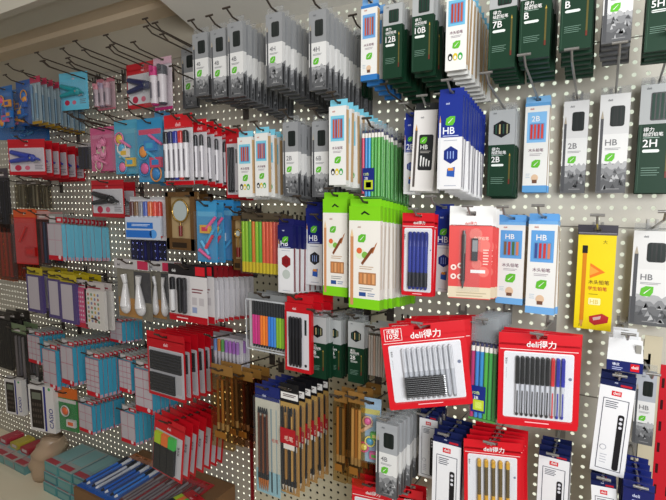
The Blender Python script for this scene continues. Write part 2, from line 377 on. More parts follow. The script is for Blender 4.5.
def pen_card(w, h, cols=('#17181a',) * 10, barrel='#b9bcc2', cardc='#c8101f', hd=.2, refills=False, brand='deli得力', price=False, capf=.45, m=.07, foot=.09, grip=None, up=True, tip=None, r=None, label_side=True, inner='#dcdde2', core=False):
    b = MB(); C = M(cardc, .3); t = .0016
    
    zt = h * (1 - hd * .62)
    b.prism(rrect(-w / 2, w / 2, 0, zt, .004), 0, t, C)
    b.slotplate(-w / 2, w / 2, zt - .004, h, 0, t, C, sw=w * .2, sh=.008, sz=h * (1 - hd * .2))
    f = Face(b, w, h)
    f.t(brand, .53, hd * .85, WHITE, w=.36, al='c'); f.r(0.02, .98, hd * .97, hd * .97 + .006, WHITE, 2)
    f.rr(m, 1 - m, hd * 1.12, 1 - foot, .004, M(inner), 1)
    f.lines(.35, .65, 1 - foot * .6, .02, 1, M('#f0b8bc'), .01)
    if label_side: f.t('中性笔', m + .045, hd + .16, M('#2c2c30'), h=.022, vert=True); f.lines(m + .03, m + .036, hd + .2, .02, 6, M('#8b8c94'), .012)
    f.e(1 - m - .04, hd + .28, .022, M('#6d7690'), 2)
    if price:
        for u0, u1, v0, v1 in ((.04, .25, .025, .03), (.04, .25, hd * .82, hd * .82 + .005), (.04, .046, .025, hd * .82), (.244, .25, .025, hd * .82)): f.r(u0, u1, v0, v1, WHITE, 2)
        f.t('优惠装', .145, hd * .4, WHITE, w=.15, al='c'); f.t('10支', .145, hd * .75, WHITE, w=.15, al='c')
    parts = [('hanging_card', b, None, [])]
    n = len(cols); u0, u1 = m + .14, 1 - m - .1
    rr = r or min(.0055, (u1 - u0) * w / n * .42)
    for k, c in enumerate(cols):
        x = f.x(u0 + (u1 - u0) * (k + .5) / n)
        if core: cb = MB(); cb.box(x - rr * .28, x + rr * .28, -.0012 - 1.95 * rr, -.0012 - 1.7 * rr, f.z(1 - foot - .06), f.z(.6), M(c, .3))
        parts.append(pen(x, f.z(1 - foot - .035), f.z(hd + .06), rr, M(barrel, .2), M(c, .3), capf, -.001, M(tip) if tip else None, grip=M(grip, .3) if grip else None))
        if core: parts[-1][3].append(('ink_refill', cb, None))
    if refills:
        q = MB(); qf = Face(q, w, h)
        for k in range(10):
            zz = qf.z(.60 + k * .0235); q.cyl((qf.x(.22), -.016, zz), (qf.x(.68), -.016, zz), .0026, .0026, M('#232427', .3), 6); q.cyl((qf.x(.68), -.016, zz), (qf.x(.7), -.016, zz), .0012, .0008, CHROME, 6)
        parts.append(('refill', q, 'bundle of dark refills lying across the pens', []))
    bl = MB(); bl.box(f.x(m + .01), f.x(1 - m - .01), -2.6 * rr - .002, -.0007, f.z(1 - foot - .012), f.z(hd * 1.2), BLIST)
    parts.append(('blister', bl, 'clear plastic blister', []))
    return dict(parts=parts, t=t, hole=(t / 2, h * (1 - hd * .2)))

def mechanical_card(w, h):
    """white and coral card with one pencil and a lead case"""
    b = MB(); t = .002
    b.prism(rrect(-w / 2, w / 2, 0, h * .8, .004), 0, t, M('#d84c49', .3)); b.slotplate(-w / 2, w / 2, h * .79, h, 0, t, WHITE, sw=.02, sh=.01, sz=h * .92)
    b.box(-w / 2, w / 2, -.0003, t, 0.002, h * .13, M('#d9ccb0'))
    f = Face(b, w, h); f.t('deli得力', .5, .2, M('#d4453f'), h=.035, al='c')
    f.r(.0, 1, .21, .22, M('#d84c49'), 1)
    for k, (u, v, q) in enumerate(((.62, .3, .15), (.8, .42, .16), (.66, .62, .12), (.82, .7, .13))): f.e(u, v, q, M('#e2746b'), 1)
    f.t('自动铅笔', .58, .36, M('#f0c8b8'), w=.34, l=3); f.lines(.8, .93, .46, .03, 6, M('#f1cabf'), .012)
    for u, v in ((.12, .66), (.28, .64), (.12, .76), (.28, .76)): f.e(u, v, .07, M('#ecd9d0'), 2); f.e(u, v, .03, M('#a9524c'), 3)
    f.r(.52, .86, .68, .715, WHITE, 3); f.lines(.2, .9, .93, .03, 2, M('#b7a98c'), .01)
    pn = MB(); x = f.x(.35); pn.cyl((x, -.006, f.z(.88)), (x, -.006, f.z(.8)), .001, .0042, M('#55565a', .3), 8); pn.cyl((x, -.006, f.z(.8)), (x, -.006, f.z(.3)), .0045, .0045, M('#3a3335', .3), 8); pn.cyl((x, -.006, f.z(.3)), (x, -.006, f.z(.26)), .003, .003, M('#6c6c70', .3, .7), 8)
    pn.box(x + .002, x + .004, -.013, -.010, f.z(.5), f.z(.29), STEEL)
    lc = MB(); lc.box(f.x(.54), f.x(.68), -.008, -.0007, f.z(.58), f.z(.34), M('#3a3c40', .25)); lc.box(f.x(.55), f.x(.67), -.009, -.008, f.z(.48), f.z(.36), M('#8a8d90'))
    bl = MB(); bl.box(f.x(.24), f.x(.74), -.013, -.0007, f.z(.91), f.z(.24), BLIST)
    return dict(parts=[('hanging_card', b, None, []), ('mechanical_pencil', pn, None, []), ('lead_case', lc, None, []), ('blister', bl, 'clear plastic blister', [])], t=t, hole=(t / 2, h * .92))

def color_pencil_pack(w, h, t=.009, cols=('#c32f56', '#2f86c4', '#2a9ad0', '#4aa53c', '#3f9a38', '#59ad45', '#3e8f3a'), top=1.0):
    parts = []; H = h; h = h * top; n = len(cols); r = w / n / 2 * .96
    for k, c in enumerate(cols):
        x = -w / 2 + (k + .5) * w / n; b = MB(); m = M(c, .3)
        b.cyl((x, r, .004), (x, r, h * .8), r, r, m, 6); s = MB(); s.cyl((x, r, h * .8), (x, r, h * .86), r, r, M('#e2dfd8'), 6); s.cyl((x, r, h * .805), (x, r, h * .9), r, r * .6, M('#1d2050', .3), 6)
        parts.append(('pencil', b, None, [('dipped_end', s, None)]))
    lb = MB(); y = -.0012
    lb.box(-w * .42, w * .12, y, y + .0006, h * .09, h * .4, M('#1b2a78')); F = lambda u0, u1, v0, v1, m: lb.rect(-w * .42 + u0 * w * .54, -w * .42 + u1 * w * .54, h * (.09 + .31 * v0), h * (.09 + .31 * v1), y - .0003, m)
    F(.15, .9, .08, .48, M('#b9c832')); F(.3, .75, .16, .4, M('#cfe06a')); lb.text('12色', -w * .36, h * .3, y - .0004, M('#cfe08a'), h=h * .04); lb.text('2B', -w * .32, h * .245, y - .0004, WHITE, h=h * .035)
    bg = MB(); bg.box(-w / 2 - .001, w / 2 + .001, -.0009, 2 * r + .001, 0, h * .91, clear(amt=.05, rough=.1)); bg.slotplate(-w / 2, w / 2, h * .91, H, r - .0005, r + .0005, clear(amt=.35, rough=.15, body='#9aa0a4'), sw=.006, sh=.005, sz=H - .012)
    bs = MB(); bs.box(-w / 2, w / 2, -.0005, 2 * r, -.001, .003, M('#4c8f3c'))
    parts += [('label', lb, 'navy label with a green panel', []), ('hanging_wrapper', bg, 'clear wrapper', []), ('base_strip', bs, None, [])]
    return dict(parts=parts, t=2 * r + .002, hole=(r, H - .012))

def felt_pen_pack(w, h, cols, t=.016, capf=.28, header='#7d7f80', card='#c3c4c6', capc='#141519'):
    b = MB(); b.box(-w / 2, w / 2, t, t + .001, 0, h * .9, M(card)); f = Face(b, w, h)
    parts = []; n = len(cols); r = w * .8 / n / 2
    for k, c in enumerate(cols):
        x = -w * .38 + (k + .5) * w * .8 / n
        q = MB(); q.cyl((x, t * .5, h * .1), (x, t * .5, h * .62), r, r, M(c, .3), 7); s = MB(); s.cyl((x, t * .5, h * .62), (x, t * .5, h * .86), r, r * .9, M(capc, .3), 7)
        e = MB(); e.cyl((x, t * .5, h * .05), (x, t * .5, h * .11), r * .6, r, M(capc, .3), 7)
        parts.append(('felt_pen', q, None, [('cap', s, None), ('end_plug', e, None)]))
    bx = MB(); bx.box(-w / 2, w / 2, 0, t + .001, 0, h * .9, BLIST); fr = MB()
    for a in ((-w / 2, w / 2, 0, h * .025), (-w / 2, w / 2, h * .88, h * .905), (-w / 2, -w / 2 + .003, 0, h * .9), (w / 2 - .003, w / 2, 0, h * .9)): fr.box(a[0], a[1], -.001, 0, a[2], a[3], M('#b9bcc0', .3))
    tp = MB(); tp.slotplate(-w / 2, w / 2, h * .9, h, t * .6, t * .6 + .001, M(header, .3), sw=.02, sh=.009)
    return dict(parts=[('hanging_card', b, None, [])] + parts + [('case', bx, 'clear plastic case', []), ('rim', fr, None, []), ('hanging_header', tp, None, [])], t=t + .002, hole=(t * .6, h * .95))

def black_pen_box(w, h, cardc='#b9101c', n=4, t=.012):
    b = MB(); C = M(cardc, .3); b.box(-w / 2, w / 2, 0, t, h * .0, h * .8, C); b.prism([(-w / 2, h * .8), (w / 2, h * .8), (w / 2, h * .9), (-w / 2, h * .9)], .001, t, C)
    b.slotplate(-w / 2, w / 2, h * .9, h, t - .0012, t, C, sw=.016, sh=.008); f = Face(b, w, h)
    f.t('deli', .3, .185, M('#f2d8d8'), h=.03); f.r(.08, .92, .22, .95, M('#c9c6ca'), 1); f.r(.76, .84, .3, .5, DARK, 2); f.e(.8, .9, .05, DARK, 2)
    parts = [('carton', b, None, [])]
    for k in range(n):
        parts.append(pen(f.x(.2 + .5 * (k + .5) / n), f.z(.92), f.z(.27), w * .5 / n * .5, M('#1b1b1e', .3), M('#222226', .3), .4, -.001))
    return dict(parts=parts, t=t, hole=(t - .0006, h * .95))

def tray_card(w, h):
    b = MB(); t = .002; C = M('#b80f1d', .3); b.prism(rrect(-w / 2, w / 2, 0, h * .9, .004), 0, t, C); b.slotplate(-w / 2, w / 2, h * .89, h, 0, t, C, sw=.02, sh=.009)
    f = Face(b, w, h); f.t('deli', .45, .2, M('#efd0d2'), h=.05); f.rr(.05, .97, .245, .95, .004, M('#b6b4b8'), 1)
    for k in range(2): f.rr(.09, .9, .3 + k * .32, .56 + k * .34, .004, M('#a8a7ab'), 2)
    a = MB(); af = Face(a, w, h); a.box(af.x(.1), af.x(.92), -.006, -.001, af.z(.58), af.z(.29), M('#1c1c1f', .25)); c = MB(); c.box(af.x(.08), af.x(.74), -.006, -.001, af.z(.92), af.z(.63), M('#1c1c1f', .25))
    for mb_, v0, v1, u0, u1 in ((a, .29, .58, .1, .92), (c, .63, .92, .08, .74)):
        for k in range(6): mb_.rect(af.x(u0 + .02), af.x(u1 - .02), af.z(v0 + (v1 - v0) * (k + .6) / 6), af.z(v0 + (v1 - v0) * (k + .35) / 6), -.0063, M('#2c2c31', .25))
    bl = MB(); bl.box(f.x(.06), f.x(.95), -.008, -.0007, f.z(.945), f.z(.26), BLIST)
    return dict(parts=[('hanging_card', b, None, []), ('refill_pack', a, None, []), ('refill_pack', c, None, []), ('blister', bl, 'clear plastic blister', [])], t=t, hole=(t / 2, h * .945))

def sticker_pack(w, h, t=.0155, rows=5, side='#3f97b4', ink='#b0566c', cols=2, head=.16):
    """pad of white label sheets ruled in red, blue edges, red foot, clear header"""
    b = MB(); b.box(-w / 2, w / 2, 0, t, 0, h * (1 - head), M(side)); hh = h
    f = Face(b, w, h); f.r(0, 1, head, 1, M('#b5adb2'), 1); R_ = M(ink)
    for k in range(cols + 1): u = .02 + .96 * k / cols; f.r(max(0, u - .011), min(1, u + .011), head, .9, R_, 2)
    for k in range(rows + 1): v = head + (.9 - head) * k / rows; f.r(0, 1, v - .006, v + .006, R_, 2)
    f.r(0, 1, .9, 1, M('#bf1626'), 3); f.e(.78, .93, .09, M('#dcc9cc'), 4)
    b.srect(w / 2 + .0003, 0, t * .7, 0, h * .07, M('#bf9aa6'))
    hdm = MB(); hdm.slotplate(-w / 2, w / 2, h * (1 - head), h, t * .5, t * .5 + .001, M('#8f8f8a', .25), sw=.014, sh=.007)
    hdm.rect(0, w * .48, h * (1 - head * .85), h * (1 - head * .3), t * .5 - .0004, M('#c01a2e')); hdm.rect(w * .1, w * .36, h * (1 - head * .7), h * (1 - head * .45), t * .5 - .0007, M('#e2c8cc')); hdm.rect(-w * .46, -w * .05, h * (1 - head * .85), h * (1 - head * .2), t * .5 - .0004, M('#c2bcbc'))
    return dict(parts=[('label_sheets', b, None, []), ('hanging_header', hdm, 'clear header with a red mark', [])], t=t, hole=(t * .5, h * (1 - head / 2)))

def scissors_card(w, h, tool='#27307a', cardc='#b3121f', bg='#c4c2c6', kind=0):
    b = MB(); t = .0018; C = M(cardc, .35); b.prism(rrect(-w / 2, w / 2, 0, h * .86, .003), 0, t, C); b.slotplate(-w / 2, w / 2, h * .85, h, 0, t, C, sw=.018, sh=.008, sz=h * .93)
    f = Face(b, w, h); f.rr(.03, .97, .24, .9, .003, M(bg), 1); f.t('deli', .5, .19, M('#e8b7ba'), h=.05, al='c'); f.e(.25, .8, .09, M('#b03048'), 2, .8); f.e(.5, .8, .07, M('#c06478'), 2, .8); f.lines(.7, .92, .72, .05, 3, M('#6a6a70'), .02)
    s = MB(); m = M(tool, .3)
    # stapler-like plier tool: two handles meeting at a jaw
    s.cyl((f.x(.12), -.008, f.z(.36)), (f.x(.62), -.008, f.z(.5)), .009, .013, m, 8); s.cyl((f.x(.1), -.008, f.z(.62)), (f.x(.62), -.008, f.z(.54)), .008, .012, m, 8)
    s.ball((f.x(.68), -.008, f.z(.53)), .016, .009, .015, m); s.cyl((f.x(.68), -.008, f.z(.5)), (f.x(.88), -.008, f.z(.58)), .007, .004, m, 8)
    j = MB(); j.cyl((f.x(.66), -.017, f.z(.53)), (f.x(.66), -.015, f.z(.53)), .004, .004, CHROME, 8); j.cyl((f.x(.72), -.008, f.z(.64)), (f.x(.86), -.008, f.z(.62)), .003, .003, CHROME, 6)
    bl = MB(); bl.box(f.x(.06), f.x(.94), -.018, -.0007, f.z(.7), f.z(.26), BLIST)
    return dict(parts=[('hanging_card', b, None, []), ('stapler', s, None, [('rivet', j, 'shiny metal rivet and jaw')]), ('blister', bl, 'clear plastic blister', [])], t=t, hole=(t / 2, h * .93))

def toy_card(w, h, bg='#3f8fc4', cols=('#d86a9a', '#e0b040', '#58b8c8', '#d84a6a', '#f0e0d0'), seed=1, hd=.15, hc=None, tools=7, amt=.06):
    """blister card crowded with little coloured stationery"""
    r = random.Random(seed); b = MB(); t = .0018; C = M(bg, .3)
    b.prism(rrect(-w / 2, w / 2, 0, h * (1 - hd), .003), 0, t, C); b.slotplate(-w / 2, w / 2, h * (1 - hd), h, 0, t, M(hc or bg, .3), sw=min(.018, w * .4), sh=.008)
    f = Face(b, w, h); f.r(.06, .94, hd + .02, hd + .1, M(cols[-1]), 1)
    parts = [('hanging_card', b, None, [])]
    for k in range(tools):
        q = MB(); u = .2 + .6 * r.random(); v = hd + .15 + (.8 - hd) * (k + .5) / tools * .95; c = M(cols[k % len(cols)], .3); x, z = f.x(u), f.z(v)
        ty = r.randint(0, 2); a = r.uniform(-1, 1); L = min(w * .3, h * .16)
        if ty == 0: q.cyl((x - L * math.cos(a), -.006, z - L * math.sin(a)), (x + L * math.cos(a), -.006, z + L * math.sin(a)), .0055, .0045, c, 8); nm = 'crayon'
        elif ty == 1: q.box(x - L * .8, x + L * .8, -.010, -.001, z - L * .5, z + L * .5, c); q.rect(x - L * .5, x + L * .5, z - L * .25, z + L * .25, -.0104, M(cols[(k + 2) % len(cols)])); nm = 'eraser'
        else: q.ball((x, -.006, z), L * .6, .006, L * .55, c, 9, 6); q.ring((x, -.006, z), L * .75, .0025, M(cols[(k + 1) % len(cols)], .3), 14, 5); nm = 'tape_roll'
        parts.append((nm, q, None, []))
    bl = MB(); bl.box(f.x(.04), f.x(.96), -.015, -.0007, f.z(.97), f.z(hd + .02), clear(amt=amt, rough=.1, body=cols[0] if amt > .3 else None))
    parts.append(('blister', bl, 'clear plastic blister', []))
    return dict(parts=parts, t=t, hole=(t / 2, h * (1 - hd / 2)))

def marker_set(w, h, cols, body='#d9d6da', hd=.14, cardc='#c8121f', foot='#c8121f', capf=.25, capb=None, bgc='#cfccd0', r=None, hdt='deli', u0=.06, u1=.94, lab=None):
    b = MB(); t = .0016; C = M(cardc, .3); b.prism(rrect(-w / 2, w / 2, 0, h * (1 - hd) + .001, .003), 0, t, M(bgc)); b.slotplate(-w / 2, w / 2, h * (1 - hd), h, 0, t, C, sw=min(.018, w * .4), sh=.008, sz=h * (1 - hd * .3)); f = Face(b, w, h)
    if foot: f.r(0, 1, .94, 1, M(foot), 1)
    if hdt: f.t(hdt, .5, hd * .85, M('#f0c4c6'), h=hd * .28, al='c')
    parts = [('hanging_card', b, None, [])]; n = len(cols); rr = r or (u1 - u0) * w / n * .45
    for k, c in enumerate(cols):
        p = pen(f.x(u0 + (u1 - u0) * (k + .5) / n), f.z(.93), f.z(hd + .04), rr, M(body, .3), M(c, .3), capf, -.001, M(c, .3), name='marker')
        p[1].rect(f.x(u0 + (u1 - u0) * (k + .5) / n) - rr * .25, f.x(u0 + (u1 - u0) * (k + .5) / n) + rr * .25, f.z(.8), f.z(.5), -.001 - 2 * rr - .0002, M('#5a5660'))
        parts.append(p)
    if lab:
        q = MB(); qf = Face(q, w, h, -2.7 * rr - .003); qf.r(.02, .98, .46, .97, M('#b4bccb'), 0); qf.r(.06, .78, .58, .72, M(lab), 1); qf.r(.03, .74, .76, .93, M(lab), 1); qf.e(.78, .84, .1, M('#4f8fd0'), 1); qf.lines(.2, .7, .62, .03, 2, M('#d0dcec'), .012)
        parts.append(('label', q, 'pale printed label with blue patches', []))
    bl = MB(); bl.box(-w * .48, w * .48, -2.5 * rr - .002, -.0007, h * .05, h * (1 - hd), BLIST); parts.append(('blister', bl, 'clear plastic blister', []))
    return dict(parts=parts, t=t, hole=(t / 2, h * (1 - hd * .3)))

def brush_card(w, h, header='#121216', band='#a81f26', n=5, card='#a88046', navy=False):
    b = MB(); t = .0016; hf = .1 if navy else .17
    b.prism(rrect(-w / 2, w / 2, 0, h * (1 - hf) + .001, .002), 0, t, M(card) if not navy else M('#c4c1b0')); b.slotplate(-w / 2, w / 2, h * (1 - hf), h, 0, t, M(header, .35), sw=.012, sh=.008, sz=h * (1 - hf * .3)); f = Face(b, w, h)
    if navy: f.r(0, 1, .1, .13, M(header), 1); f.t('deli', .3, .105, M('#c9cfe8'), h=.022); f.r(.62, .68, .2, .97, M('#7f9398'), 1); f.r(.84, .88, .2, .97, M('#8fa3a8'), 1); f.r(0, 1, .78, 1, M('#8fb8c2'), 1); f.t('毛笔', .66, .5, M('#b8564a'), h=.035)
    else:
        f.r(.03, .97, .08, .14, M('#e4e2de'), 2); f.lines(.15, .85, .095, .014, 2, M('#4a2a2c'), .007, 3); f.r(0, 1, .17, .215, M('#b89248'), 1)
        for u in (.0, .46): f.r(u, u + .18, .22, .98, M('#1c1a1c'), 1)
        f.r(.2, .98, .44, .55, M(band), 2); f.t('毛笔', .45, .53, M('#e0b8a8'), h=.045, l=3); f.r(.3, .9, .55, .6, M('#cfc8bc'), 2)
    parts = [('hanging_card', b, None, [])]
    for k in range(n):
        x = f.x((.14 if navy else .08) + (.42 if navy else .84) * (k + .5) / n); s = MB(); r = w * (.045 if navy else .055)
        z0 = .8 if navy else .86
        s.cyl((x, -.005, f.z(z0)), (x, -.005, f.z(.25 + .03 * (k % 2))), r, r * .8, M(['#5a3020', '#31201c', '#6d3c22', '#241d1f'][k % 4] if navy else ['#141418', '#9a6e34', '#1a181a', '#b08848'][k % 4], .3), 7); s.cyl((x, -.005, f.z(.25)), (x, -.005, f.z(.2)), r * .9, r * .4, DARK, 7)
        q = MB(); q.cyl((x, -.005, f.z(z0)), (x, -.005, f.z(z0 + .05)), r * 1.2, r * 1.2, DARK, 7); q.cyl((x, -.005, f.z(z0 + .05)), (x, -.005, f.z(.965)), r * 1.1, r * .2, M('#a8632e' if navy else '#b8b0a0'), 7)
        parts.append(('brush', s, None, [('bristle_tip', q, None)]))
    if not navy:
        q = MB(); q.rect(f.x(.12), f.x(.96), f.z(.52), f.z(.38), -.0126, M(band)); q.rect(f.x(.3), f.x(.9), f.z(.565), f.z(.52), -.0126, M('#d6d0c6')); q.text('毛笔', f.x(.35), f.z(.49), -.0129, M('#e4c0b0'), h=h * .045); parts.append(('paper_band', q, 'red paper band', []))
    bl = MB(); bl.box(-w * .48, w * .48, -.012, -.0007, h * .02, h * (1 - hf), clear(amt=.05, rough=.12)); parts.append(('sleeve', bl, 'clear plastic sleeve', []))
    return dict(parts=parts, t=t, hole=(t / 2, h * (1 - hf * .3)))

def amber_bag(w, h, n=3, tint='#efe2c8', wood=('#7a5326', '#9a6a30', '#5a3c20'), t=.012, lab='#84704c'):
    parts = []
    for k in range(n):
        x = -w * .32 + .64 * w * (k + .5) / n; s = MB(); s.cyl((x, t * .5, h * .3), (x, t * .5, h * .82), .0045, .004, M(wood[k % len(wood)], .35), 7); q = MB(); q.cyl((x, t * .5, h * .3), (x, t * .5, h * .22), .0052, .005, M('#c9b08a', .3, .6), 7); q.cyl((x, t * .5, h * .22), (x, t * .5, h * .08), .005, .001, M('#3a2a1c'), 7)
        parts.append(('brush', s, None, [('bristle_tip', q, None)]))
    b = MB(); b.box(-w / 2, w / 2, 0, t, 0, h * .88, clear(tint, .06, .12, lab)); b.rect(-w * .34, w * .2, h * .12, h * .2, -.0005, M('#8a5a20'))
    hd = MB(); hd.slotplate(-w / 2, w / 2, h * .88, h, t * .5 - .0005, t * .5 + .0005, M('#8a6430', .3), sw=.012, sh=.008)
    return dict(parts=parts + [('bag', b, 'amber plastic bag', []), ('hanging_header', hd, None, [])], t=t, hole=(t * .5, h * .94))

def mirror_box(w, h, t=.02):
    b = MB(); wd = noisy('#4a3216', '#6b4a22', 40, .4, (1, 1, .1)); fw = .1
    for a in ((-w / 2, -w / 2 + w * fw, 0, h), (w / 2 - w * fw * 1.6, w / 2, 0, h), (-w / 2, w / 2, 0, h * .2), (-w / 2, w / 2, h * .92, h)): b.box(a[0], a[1], 0, t, a[2], a[3], wd)
    b.box(-w / 2, w / 2, t * .6, t, 0, h, M('#a58e68')); b.rect(-w * .3, w * .2, h * .04, h * .13, -.0004, M('#2c2014'))
    g = MB(); cx, cz = -w * .03, h * .68; g.ring((cx, .004, cz), w * .27, .003, M('#b8954e', .25, .8), 22, 6, 1); 
    l = MB(); l.ell(cx, cz, w * .265, w * .265, .0045, M('#a9b3b2', .12), 22); hn = MB(); hn.cyl((cx, .004, cz - w * .27), (cx, .004, h * .42), .0025, .003, M('#8a6a34', .3, .6), 8); hn.cyl((cx, .004, h * .42), (cx, .004, h * .24), .006, .0055, M('#6e1e1a', .3), 8)
    tp = MB(); tp.slotplate(-w * .3, w * .3, h, h + .014, t - .001, t, M('#3c2c18'), sw=.014, sh=.007)
    return dict(parts=[('frame_box', b, None, []), ('magnifier_ring', g, 'round brass ring', []), ('lens', l, None, []), ('handle', hn, 'dark red handle', []), ('hang_tab', tp, None, [])], t=t, hole=(t - .0005, h + .007))

def notepad_pack(w, h, t=.012, rim='#4b3a72', hdr='#b9a51e', paper='#b9b0b6', doodle=False):
    b = MB(); b.box(-w / 2, w / 2, 0, t, 0, h * .84, M(rim)); f = Face(b, w, h); f.r(.1, .8, .2, .93, M(paper), 1)
    if doodle:
        for i in range(4):
            for j in range(7): f.e(.2 + .17 * i, .26 + .095 * j, .05, M('#d8b8c4' if doodle == 1 else ['#b06a5a', '#6a8a6a', '#c8a24a', '#7a7a9a'][(i + j) % 4]), 2)
        f.r(0, 1, .9, 1, M('#b81c30') if doodle == 1 else M('#cfcac4'), 2)
    hd = MB(); hd.slotplate(-w / 2, w / 2, h * .84, h, t * .4, t * .4 + .001, M(hdr, .35), sw=.014, sh=.008); hd.rect(-w * .4, w * .3, h * .87, h * .9, t * .4 - .0004, M('#6c6410' if hdr == '#b9a51e' else '#8c2030'))
    bl = MB(); bl.box(-w / 2 - .0008, w / 2 + .0008, -.0015, t + .001, -.0005, h * .85, BLIST)
    return dict(parts=[('notepad', b, None, []), ('hanging_header', hd, None, []), ('wrapper', bl, 'clear wrapper', [])], t=t + .002, hole=(t * .4 + .0005, h * .92))

def white_toolbag(w, h, t=.02):
    """clear bag with two white plastic bottle-shaped tools over an amber card"""
    b = MB(); b.box(-w / 2, w / 2, t - .001, t, 0, h * .82, M('#77705f')); b.rect(-w * .48, w * .2, h * .02, h * .34, t - .0015, M('#a8752a')); b.rect(0, w * .48, h * .3, h * .8, t - .0015, M('#2e2a2c'))
    parts = [('hanging_card', b, None, [])]
    for k in (-1, 1):
        s = MB(); x = k * w * .22; s.ball((x + .002, t * .45, h * .2), w * .14, .011, h * .12, M('#d2d0d0', .2)); s.cyl((x + .002, t * .45, h * .22), (x - .006 * k, t * .45, h * .6), w * .11, w * .04, M('#d2d0d0', .2), 10); s.cyl((x - .006 * k, t * .45, h * .6), (x - .002, t * .45, h * .74), w * .045, w * .06, M('#d2d0d0', .2), 10)
        parts.append(('glue_bottle', s, 'white plastic bottle', []))
    hd = MB(); hd.slotplate(-w / 2, w / 2, h * .84, h, t * .5, t * .5 + .001, M('#b8b4b4'), sw=.02, sh=.009, sz=h * .94); hd.text('deli', -w * .42, h * .88, t * .5 - .0004, M('#4a4648'), h=h * .04); hd.rect(w * .18, w * .48, h * .85, h * .99, t * .5 - .0004, M('#b83050'))
    bl = MB(); bl.box(-w / 2, w / 2, 0, t + .0008, 0, h * .84, clear(amt=.1, rough=.08)); parts += [('hanging_header', hd, None, []), ('bag', bl, 'clear plastic bag', [])]
    return dict(parts=parts, t=t, hole=(t * .5, h * .94))

def twin_pen_card(w, h):
    b = MB(); t = .0018; b.prism(rrect(-w / 2, w / 2, 0, h * .82, .003), 0, t, M('#d0cccc')); b.slotplate(-w / 2, w / 2, h * .81, h, 0, t, M('#1b1719', .3), sw=.02, sh=.009, sz=h * .94); f = Face(b, w, h)
    f.t('deli', .1, .14, WHITE, h=.05); f.r(.72, .96, .02, .17, M('#c8202a'), 2); f.r(.0, 1, .88, 1, M('#b01420'), 1); f.lines(.2, .5, .93, .03, 1, M('#e2b8ba'), .02)
    f.lines(.62, .9, .4, .05, 2, M('#7a3a40'), .02); f.r(.62, .74, .55, .68, M('#b8b2b4'), 2); f.r(.8, .92, .55, .68, M('#b8b2b4'), 2); f.r(.62, .74, .72, .82, M('#8c98b8'), 2)
    parts = [('hanging_card', b, None, [])]
    for u, c, k in ((.17, '#d0cfd0', 'pen'), (.36, '#18171a', 'pen'), (.48, '#26242a', 'pen')): parts.append(pen(f.x(u), f.z(.84), f.z(.22), w * .055, M(c, .3), M('#17171a', .3), .35, -.001))
    bl = MB(); bl.box(f.x(.06), f.x(.58), -.016, -.0007, f.z(.87), f.z(.2), BLIST); parts.append(('blister', bl, 'clear plastic blister', []))
    return dict(parts=parts, t=t, hole=(t / 2, h * .94))

def neon_pack(w, h, t=.01, cols=('#8ac02a', '#8ac02a', '#58a838', '#d2742c', '#8ac02a', '#58b040', '#d85a44', '#d4534a', '#d8604e', '#c84e58', '#c25560')):
    parts = []; n = len(cols); r = w / n * .48
    for k, c in enumerate(cols):
        x = -w / 2 + (k + .5) * w / n; b = MB(); b.cyl((x, t / 2, h * .03), (x, t / 2, h * .86), r, r, M(c, .25), 7); b.cyl((x, t / 2, h * .03), (x, t / 2, h * .2), r * 1.04, r * 1.04, M('#c8b820', .25), 7); parts.append(('glow_stick', b, None, []))
    bl = MB(); bl.box(-w / 2 - .001, w / 2 + .001, t / 2 - r * 1.3, t / 2 + r * 1.3, 0, h * .9, clear('#f4f0d8', .05, .1)); hd = MB(); hd.slotplate(-w / 2, w / 2, h * .9, h, t / 2, t / 2 + .001, M('#4b4030', .3), sw=.02, sh=.008)
    return dict(parts=parts + [('wrapper', bl, 'clear wrapper', []), ('hanging_header', hd, None, [])], t=t, hole=(t / 2, h * .95))

def highlighter_card(w, h, cols=('#a8c41c', '#e0702a', '#3cb44a'), inner='#b9b7bb'):
    b = MB(); t = .0016; C = M('#bf1220', .3); b.prism(rrect(-w / 2, w / 2, 0, h * .9, .003), 0, t, C); b.slotplate(-w / 2, w / 2, h * .89, h, 0, t, C, sw=.02, sh=.008, sz=h * .95); f = Face(b, w, h); f.t('deli', .5, .19, M('#efd6d8'), h=.045, al='c')
    f.r(.05, .95, .245, .95, M(inner), 1); f.t('荧光笔', .87, .55, M('#3a2a30'), h=.05, vert=True)
    parts = [('hanging_card', b, None, [])]; n = len(cols); uw = .68 / n
    for k, c in enumerate(cols):
        x = f.x(.1 + uw * (k + .5)); q = MB(); q.box(x - uw * w * .46, x + uw * w * .46, -.012, -.001, f.z(.92), f.z(.46), M('#17181a', .3)); s = MB(); s.box(x - uw * w * .45, x + uw * w * .45, -.0115, -.001, f.z(.46), f.z(.27), M(c, .3)); parts.append(('highlighter', q, None, [('cap', s, None)]))
    bl = MB(); bl.box(f.x(.06), f.x(.82), -.0135, -.0007, f.z(.94), f.z(.25), BLIST); parts.append(('blister', bl, 'clear plastic blister', []))
    return dict(parts=parts, t=t, hole=(t / 2, h * .95))

